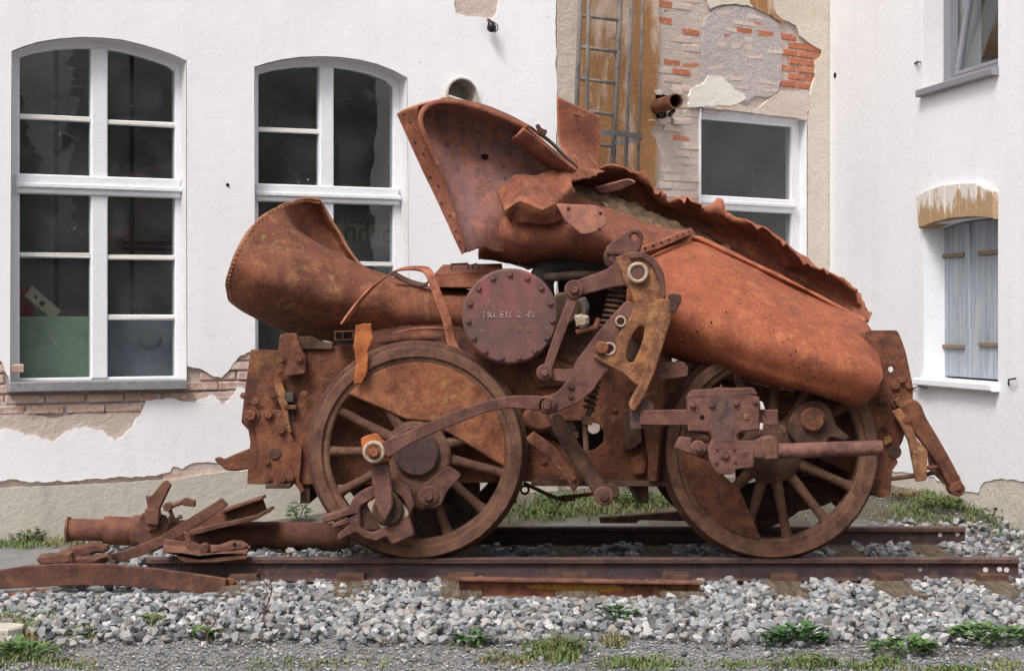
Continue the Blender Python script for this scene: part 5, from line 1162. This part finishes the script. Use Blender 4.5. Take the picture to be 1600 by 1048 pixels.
fv = [(774, 300, .28), (806, 272, .24), (806, 290, .10), (786, 332, .02), (812, 312, -.05), (836, 304, .00), (820, 350, .06), (848, 328, -.07), (862, 351, .06), (868, 317, .00), (883, 346, .12), (850, 286, .12), (836, 274, .20),
 (878, 306, .10), (894, 282, .16), (903, 300, .22), (886, 320, .17), (870, 265, .34), (905, 262, .48), (924, 281, .42), (948, 266, .60), (795, 352, .18), (822, 286, .06), (890, 268, .36)]
ff = [(0, 1, 2), (0, 2, 3), (2, 4, 3), (1, 12, 22), (1, 22, 2), (22, 12, 11), (2, 22, 5), (22, 11, 5), (2, 5, 4), (3, 4, 21), (4, 6, 21), (4, 7, 6), (4, 5, 7), (5, 9, 7), (6, 7, 8), (7, 9, 8), (8, 9, 10), (5, 11, 9), (11, 13, 9), (11, 17, 13), (12, 17, 11), (13, 17, 14), (13, 14, 15), (13, 15, 16), (9, 13, 16), (9, 16, 10), (17, 23, 14), (23, 19, 14), (23, 18, 19), (17, 18, 23), (18, 20, 19)]
bm = bmesh.new(); bv = [bm.verts.new(P(*q)) for q in fv]
for q in ff: bm.faces.new([bv[k] for k in q])
bmesh.ops.subdivide_edges(bm, edges=bm.edges[:], cuts=4, use_grid_fill=True)
for _ in range(3): bmesh.ops.smooth_vert(bm, verts=bm.verts[:], factor=.35, use_axis_x=True, use_axis_y=True, use_axis_z=True)
for v in bm.verts:
    q = v.co * 9; v.co += Vector((.2, -1, .4)) * (.010 * noise.noise(q) + .006 * noise.noise(q * 2.7))
    if v.is_boundary: v.co += Vector((noise.noise(q * 3), noise.noise(q * 3 + Vector((4, 0, 0))), noise.noise(q * 3 + Vector((0, 7, 0))))) * .014
bm.verts.index_update(); V = [v.co.copy() for v in bm.verts]; Fc = [tuple(v.index for v in f.verts) for f in bm.faces]; bm.free()
o = mk('crumpled_flap', V, Fc, 'rust_shell', loco, solid=.008); sharp(o, 26)
pp_ = plate('patch_plate', [(868, 318), (932, 321), (946, 330), (948, 352), (930, 363), (910, 367), (884, 346)], .01, .014, 'rust_plate', loco, rnd=5)
for x, y in ((888, 326), (938, 333), (937, 358), (884, 348)): bolt(x, y, .01, 3, pp_, 'rust_dark', 'rivet')
rod('torn_wire', [(808, 400, .3), (812, 408, .3), (813, 416, .3)], 1.2, 'rust_black', loco)

# ------------------------------------------------------------------ scrap lying about
def seglathe(prof, y, pxs, name_mats, thing):
    pass
t = empty('scrap_pipe', P(300, 850, 1.15), 'long rusty pipe with sleeves lying behind the scrap heap', 'pipe')
YP = 1.15
def pseg(name, x0, x1, y0, y1, r, mat='rust_pipe', cap=True):
    a, b = P(x0, y0, YP), P(x1, y1, YP); rr = M(r, YP); V, Fc = tube_mesh([a, a.lerp(b, .02), a.lerp(b, .98), b], [rr * .97, rr, rr, rr * .97], 24); o = mk(name, V, Fc, mat, t, smooth=True); sharp(o); return o
pseg('pipe_barrel', 250, 545, 832, 838, 21); pseg('sleeve', 163, 212, 828, 830, 22.5); pseg('pipe_stub', 108, 165, 827, 828, 17); pseg('end_flange', 105, 109, 827, 827, 20); pseg('collar', 208, 256, 830, 832, 26, 'rust_scrap')
bore = P(104.5, 827, YP); V, Fc = tube_mesh([bore, bore + Vector((.02, 0, 0))], M(15, YP), 20); mk('bore', V, Fc, 'rust_black', t)
plate('lug', jag([(210, 812), (226, 800), (244, 798), (258, 806), (262, 824), (256, 850), (232, 860), (212, 846)], 3, 5, 81, True), YP - .12, .06, 'rust_scrap', t, rnd=0, bevel=.012); plate('lug', [(226, 796), (248, 796), (246, 826), (230, 830)], YP - .16, .08, 'rust_scrap', t, rnd=2); bolt(268, 812, YP - .1, 7, t, 'rust_scrap'); bolt(222, 852, YP - .12, 6, t, 'rust_scrap')
t = empty('forged_lever', P(245, 800, 1.0), 'forged iron lever standing up out of the scrap pipe', 'lever')
plate('lever_blade', [(258, 750), (267, 758), (258, 776), (249, 796), (240, 799), (231, 796), (227, 774), (234, 776), (240, 770), (250, 757)], .98, .05, 'rust_scrap', t, rnd=2, bevel=.006); plate('lever_foot', [(227, 794), (248, 797), (247, 820), (228, 818)], .96, .08, 'rust_scrap', t, rnd=2)
t = empty('valve_spindle', P(270, 800, 1.0), 'bent spindle with a square head lying on the scrap pipe', 'spindle')
rod('spindle', [(258, 793, 1.0), (288, 783, 1.0)], 4, 'rust_scrap', t); plate('head', [(285, 779), (290, 778), (304, 782), (304, 792), (296, 791), (286, 790)], .98, .05, 'rust_scrap', t, rnd=1); disc('eye', 261, 792, .96, 7, .06, 'rust_scrap', t); rod('drop_pin', [(264, 793, .98), (272, 812, 1.0), (284, 806, 1.0)], 3.5, 'rust_dark', t)
t = empty('beam_stub', P(370, 815, 1.0), 'short stub of rusted rolled beam leaning on the scrap pipe', 'beam')
plate('web', [(290, 822), (345, 798), (410, 778), (417, 797), (395, 808), (300, 836)], 1.0, .025, 'rust_scrap', t, rnd=2); plate('flange', [(290, 830), (396, 806), (420, 795), (423, 799), (400, 812), (292, 838)], .90, .20, 'rust_scrap', t, rnd=1); plate('flange', [(345, 797), (409, 776), (411, 780), (346, 802)], .93, .16, 'rust_scrap', t, rnd=1)
plate('flat_bar', [(100, 880), (140, 872), (192, 861), (247, 839), (302, 805), (346, 778), (357, 789), (316, 817), (264, 848), (225, 867), (179, 880), (110, 886)], .62, .03, 'rust_scrap', None, rnd=2, bevel=.004, label='long twisted flat iron bar slanting across the scrap pipe', cat='bar')
o = plate('curved_bar', [(-70, 902), (0, 890), (40, 884), (100, 881), (170, 881), (240, 888), (300, 896), (354, 904), (350, 931), (270, 922), (180, 914), (90, 915), (0, 920), (-70, 930)], -.26, .04, 'rust_scrap', None, rnd=1, bevel=.004, label='broad curved iron strap lying in front of the scrap', cat='bar')
plate('end_lug', [(350, 904), (362, 903), (368, 908), (362, 916), (350, 914)], -.22, .05, 'rust_frame', o, rnd=3)
t = empty('broken_bracket', P(320, 870, .05), 'broken cast bracket resting on the left end of the front rail', 'bracket')
V = [P(254, 858, -.08), P(310, 868, -.08), P(386, 860, -.08), P(392, 852, .14), P(312, 856, .16), P(256, 848, .14)]; V += [v + Vector((0, 0, -.016)) for v in V]
mk('base_flange', V, [(0, 1, 2, 3, 4, 5), tuple(range(11, 5, -1))] + [(i, i + 6, (i + 1) % 6 + 6, (i + 1) % 6) for i in range(6)], 'rust_scrap', t)
plate('skirt', [(272, 868), (310, 870), (385, 861), (386, 873), (330, 879), (288, 879)], -.075, .02, 'rust_scrap', t, rnd=2); plate('back_wall', [(256, 842), (290, 846), (292, 860), (257, 858)], .10, .02, 'rust_scrap', t, rnd=2)
plate('upright', [(287, 830), (297, 834), (300, 846), (312, 852), (312, 862), (292, 862)], .02, .04, 'rust_scrap', t, rnd=2); plate('boss', jag([(330, 858), (345, 850), (360, 845), (376, 846), (386, 852), (384, 860), (350, 866), (326, 866)], 2, 5, 91, True), -.02, .07, 'rust_scrap', t, rnd=0, bevel=.015)
disc('knuckle', 318, 857, -.05, 8, .06, 'rust_scrap', t); disc('lug_hole', 366, 850, -.025, 2.5, .02, 'hole_black', t)
for k, (pts, Y, lb) in enumerate((([(56, 875), (62, 866), (84, 866), (92, 860), (110, 864), (112, 880), (90, 884), (62, 884)], .3, 'flat rusty casting behind the broad curved strap'),
    ([(88, 866), (108, 854), (128, 852), (150, 848), (166, 852), (166, 862), (140, 868), (104, 876)], .5, 'rusty ribbed scrap plate beside the left pipe end'),
    ([(96, 876), (118, 870), (150, 870), (168, 864), (172, 872), (140, 882), (98, 886)], .36, 'thin rusty offcut between curved strap and slanting bar'))):
    plate('scrap_plate', jag(pts, 2.5, 5, 95 + k, True), Y, .09, 'rust_scrap', None, rnd=0, bevel=.014, label=lb, cat='scrap')
t = empty('clevis_rod', P(40, 935, -.4), 'thin rusty rod with a fork end in the bottom left gravel', 'rod')
rod('rod', [(-40, 934, -.42), (34, 928, -.42), (75, 922, -.36)], 4.5, 'rust_scrap', t); rod('fork', [(33, 936, -.44), (44, 928, -.43), (56, 919, -.42)], 5, 'rust_scrap', t); disc('fork_eye', 36, 934, -.45, 5.5, .04, 'rust_scrap', t)
t = empty('channel_iron', P(905, 935, -.40), 'rusty channel iron with a yellow streak lying before the rail', 'channel iron')
plate('web', [(716, 906), (1094, 912), (1090, 937), (718, 931)], -.40, .02, 'rust_frame', t, rnd=0); plate('top_flange', [(712, 902), (800, 904), (1098, 909), (1097, 914), (712, 908)], -.45, .07, 'rust_scrap', t, rnd=0); plate('bottom_flange', [(718, 930), (1091, 935), (1089, 939), (719, 934)], -.44, .06, 'rust_scrap', t, rnd=0)
plate('paint_streak', jag([(820, 913), (880, 910), (960, 913), (975, 920), (940, 925), (870, 922), (830, 919)], 2.5, 5, 99, True), -.4025, .002, 'yellow_paint', t, rnd=0, bevel=0)
plate('tie_plank', [(936, 808), (1000, 804), (1068, 798), (1110, 797), (1110, 815), (1000, 812), (994, 817), (938, 817)], 1.82, .06, 'rust_dark', None, rnd=1, label='dark iron plank lying behind the far rail', cat='plank')
g = G(-5, 1000); V = []; sl_pts = [(-60, 0), (-40, .07), (10, .09), (38, .06), (42, .015), (24, -.03), (-30, -.04)]
V = [Vector((g.x + a * .0025, g.y + b * 1.6, h)) for h in (.0, .055, .062) for a, b in ((q if h < .06 else (q[0] * .93 + 2, q[1] * .88 + .004)) for q in sl_pts)]
n = 7; mk('stone_slab', V, [tuple(range(2 * n, 3 * n))] + [(j * n + k, j * n + (k + 1) % n, (j + 1) * n + (k + 1) % n, (j + 1) * n + k) for j in range(2) for k in range(n)], 'concrete_slab', None, label='pale flat stone slab in the grass at bottom left', cat='slab')

# ------------------------------------------------------------------ plants
rg = random.Random(11)
def blade(V, Fc, p, h, w, lean, az):
    d = Vector((math.cos(az), math.sin(az), 0)); sd_ = Vector((-d.y, d.x, 0)); b = len(V)
    for t_, ww in ((0, 1), (.55, .75)):
        c = p + d * lean * t_ * t_ * h + Vector((0, 0, h * t_ * (1 - .12 * lean * t_)))
        V.append(c - sd_ * w * ww); V.append(c + sd_ * w * ww)
    V.append(p + d * lean * h + Vector((0, 0, h * (1 - .3 * lean)))); Fc.append((b, b + 1, b + 3, b + 2)); Fc.append((b + 2, b + 3, b + 4))
GVt, GFt = [], []
def turf(px, py, rx, ry, n, h):
    if py < 860: n, h = int(n * .6), h * .8
    for _ in range(n):
        g = G(px + rg.gauss(0, rx * .5), py + rg.gauss(0, ry * .5))
        if g.y > 9: continue
        for _k in range(4): blade(GVt, GFt, g + Vector((rg.gauss(0, .012), rg.gauss(0, .012), -.005)), h * rg.uniform(.4, 1.2), .0035 * rg.uniform(.7, 1.5), rg.uniform(.2, 1.1), rg.uniform(0, 6.28))
for a in ((40, 850, 70, 6, 260, .05), (120, 846, 50, 5, 160, .06), (15, 985, 40, 22, 260, .06), (60, 965, 30, 8, 60, .04), (30, 1020, 60, 20, 160, .035), (135, 990, 20, 8, 60, .04), (245, 975, 18, 10, 60, .05), (315, 990, 16, 8, 60, .045), (735, 1000, 25, 8, 70, .04),
          (870, 1018, 36, 12, 240, .055), (800, 1030, 60, 10, 80, .03), (1000, 1035, 60, 10, 140, .03), (960, 1000, 25, 10, 70, .04), (1160, 1036, 60, 8, 60, .02), (1255, 1034, 50, 10, 90, .03), (1340, 1040, 70, 6, 60, .02), (1480, 1043, 90, 6, 90, .02), (1380, 1034, 30, 8, 50, .03), (1570, 1036, 40, 8, 60, .02), (110, 1035, 60, 10, 70, .02), (500, 1035, 150, 10, 90, .018),
          (850, 800, 60, 12, 420, .06), (930, 790, 90, 14, 620, .07), (1010, 785, 50, 12, 320, .07), (1110, 785, 60, 12, 200, .05), (1420, 800, 40, 10, 140, .05), (1480, 785, 60, 10, 320, .07), (1560, 800, 50, 14, 340, .08), (1590, 830, 40, 10, 160, .06), (700, 800, 60, 10, 160, .05), (1500, 815, 60, 8, 140, .05), (460, 835, 30, 8, 60, .04), (1440, 770, 70, 6, 160, .05), (1560, 775, 60, 8, 240, .08)):
    turf(*a)
mk('grass', GVt, GFt, 'grass_blade', None, kind='stuff', recentre=False)
def leaf(V, Fc, p, d, L, w, up):
    sdv = d.cross(Vector((0, 0, 1))).normalized(); b = len(V); m_ = p + d * L * .5 + Vector((0, 0, up * L)); e = p + d * L + Vector((0, 0, up * L * .7))
    V += [p, m_ - sdv * w + Vector((0, 0, .15 * w)), m_ - Vector((0, 0, .25 * w)), m_ + sdv * w + Vector((0, 0, .15 * w)), e]; Fc += [(b, b + 2, b + 1), (b, b + 3, b + 2), (b + 1, b + 2, b + 4), (b + 2, b + 3, b + 4)]
def weed(px, py, rad, hgt_, n, mat, label, L=.05, name='weed'):
    g = G(px, py); V, Fc = [], []
    for _ in range(n):
        a = rg.uniform(0, 6.28); r = rad * math.sqrt(rg.random()); h = hgt_ * rg.uniform(.15, 1) * (1 - .5 * r / rad)
        p = g + Vector((r * math.cos(a), r * math.sin(a) * .8, h)); az = a + rg.gauss(0, .7); k = rg.uniform(.6, 1.2)
        leaf(V, Fc, p, Vector((math.cos(az), math.sin(az), rg.uniform(-.2, .4))).normalized(), L * k, L * k * .3, rg.uniform(0, .3))
    t = empty(name, g, label, 'plant', 'weeds in the gravel and along the wall')
    mk('foliage', V, Fc, mat, t)
    SV = []; SF = []
    for _ in range(6):
        a = rg.uniform(0, 6.28); v, f = tube_mesh([g - Vector((0, 0, .01)), g + Vector((rad * .6 * math.cos(a), rad * .5 * math.sin(a), hgt_ * .6))], .0025, 5); b = len(SV); SV += v; SF += [tuple(i + b for i in q) for q in f]
    mk('stem', SV, SF, 'leaf_dark', t); return t
for a in ((966, 972, .07, .10, 46, 'leaf_dark', 'broad leaved weed in the ballast below the middle of the channel iron', .06),
          (1410, 1020, .13, .07, 110, 'leaf_green', 'spreading green weed at the front right of the ballast', .06),
          (1552, 1000, .16, .07, 150, 'leaf_green', 'largest low green weed by the right edge', .06),
          (1248, 1004, .08, .08, 60, 'leaf_dark', 'dark green tuft of long leaves below the right wheel', .075),
          (1212, 1006, .05, .05, 36, 'leaf_dark', 'small dark weed just left of the long leaved tuft', .05),
          (872, 1016, .09, .07, 70, 'leaf_olive', 'olive green weed in the front gravel under the channel iron', .045),
          (738, 1004, .06, .05, 40, 'leaf_dark', 'small weed at the ballast edge under the yellow streak end', .05),
          (30, 1022, .13, .06, 110, 'leaf_green', 'leafy green patch beside the pale stone slab', .05),
          (242, 975, .06, .05, 36, 'leaf_olive', 'small olive weed in the ballast below the curved strap', .045),
          (318, 994, .05, .04, 34, 'leaf_green', 'little bright weed at the ballast edge on the left', .045),
          (135, 994, .06, .04, 40, 'leaf_olive', 'flat olive weed near the bottom left ballast', .05),
          (466, 812, .07, .14, 90, 'leaf_dark', 'small bushy weed against the plinth by the left wheel', .04),
          (45, 846, .10, .10, 80, 'leaf_olive', 'olive herb growing at the foot of the plinth on the left', .04),
          (1470, 795, .14, .10, 110, 'leaf_olive', 'olive weed patch below the draw arm', .045),
          (1578, 815, .13, .14, 130, 'leaf_green', 'tall green weed at the right edge behind the ballast', .06),
          (1525, 775, .15, .07, 90, 'leaf_red', 'reddish low weed at the foot of the side wall', .04),
          (1415, 778, .14, .05, 70, 'leaf_red', 'faded red weed behind the right frame end', .035),
          (870, 785, .14, .08, 120, 'leaf_green', 'green weed patch seen under the wreck between the wheels', .045),
          (985, 785, .16, .10, 140, 'leaf_olive', 'olive weed patch seen under the wreck beside the right wheel', .045),
          (1285, 1036, .05, .04, 30, 'leaf_olive', 'tiny weed at the very bottom right of centre', .04)):
    weed(*a)
def stalk(px, py, top, label, mat='stalk_brown', br=7):
    g = G(px, py); H = (py - top) * (g.y - CY) / F; V, Fc = [], []; pts = [g + Vector((.02 * math.sin(k * 1.1 + px), 0, H * k / 6)) for k in range(7)]
    parts = [tube_mesh(pts, [.005, .0045, .004, .0035, .003, .0025, .0015], 6)]
    for k in range(br):
        q = pts[2 + k % 4]; a = rg.uniform(0, 6.28); L = H * rg.uniform(.12, .3); parts.append(tube_mesh([q, q + Vector((math.cos(a) * L * .6, math.sin(a) * L * .6, L * .5)), q + Vector((math.cos(a) * L, math.sin(a) * L, L * .9))], [.003, .002, .001], 5))
    t = empty('dry_stalk', g, label, 'plant'); V, Fc = join(parts); mk('stem', V, Fc, mat, t, smooth=True)
    V, Fc = [], []
    for k in range(br * 3):
        q = pts[1 + k % 6] + Vector((rg.gauss(0, .03), rg.gauss(0, .03), rg.gauss(0, .03))); a = rg.uniform(0, 6.28); leaf(V, Fc, q, Vector((math.cos(a), math.sin(a), .2)), .022, .006, .1)
    mk('foliage', V, Fc, 'leaf_red' if mat == 'stalk_brown' else mat, t)
stalk(418, 985, 890, 'thin brown stalk standing in the ballast in front of the rail', br=4); stalk(1517, 785, 700, 'dry grey stalk against the side wall below the shutters', 'strap_rust', 9); stalk(1572, 785, 670, 'tall reddish dry stalk by the right edge of the side wall', br=10); stalk(330, 1005, 950, 'short twig in the ballast under the curved strap end', br=3)

# trees across the yard behind the viewer: seen only as reflections in the panes
TV, TF = [], []; rt = random.Random(5); o_ = Vector((-2.8, 2.0))
def lv(c, s_):
    a = Vector((rt.gauss(0, 1), rt.gauss(0, 1), rt.gauss(0, 1))).normalized(); x = a.orthogonal().normalized() * s_; y = a.cross(x) * 1.1; b = len(TV); TV.extend([c - x - y, c + x - y, c + x + y, c - x + y]); TF.append((b, b + 1, b + 2, b + 3))
for i in range(15000):
    az = rt.uniform(24, 78); dist = rt.uniform(30, 40)
    H = (2.6 if az < 41.3 else 13.0) + 1.6 * noise.noise(Vector((az * .55, dist * .1, 0)))
    if az < 39.4: H = 5.4 + 2.2 * noise.noise(Vector((az * .9, 0, 3)))
    z = H * (rt.random() ** .8); q = Vector((o_.x + math.sin(R(az)) * dist, o_.y - math.cos(R(az)) * dist, z))
    if noise.noise(q * .55) < -.25: continue
    lv(q, rt.uniform(.18, .42))
mk('treeline', TV, TF, 'tree_leaf', None, kind='stuff', recentre=False)
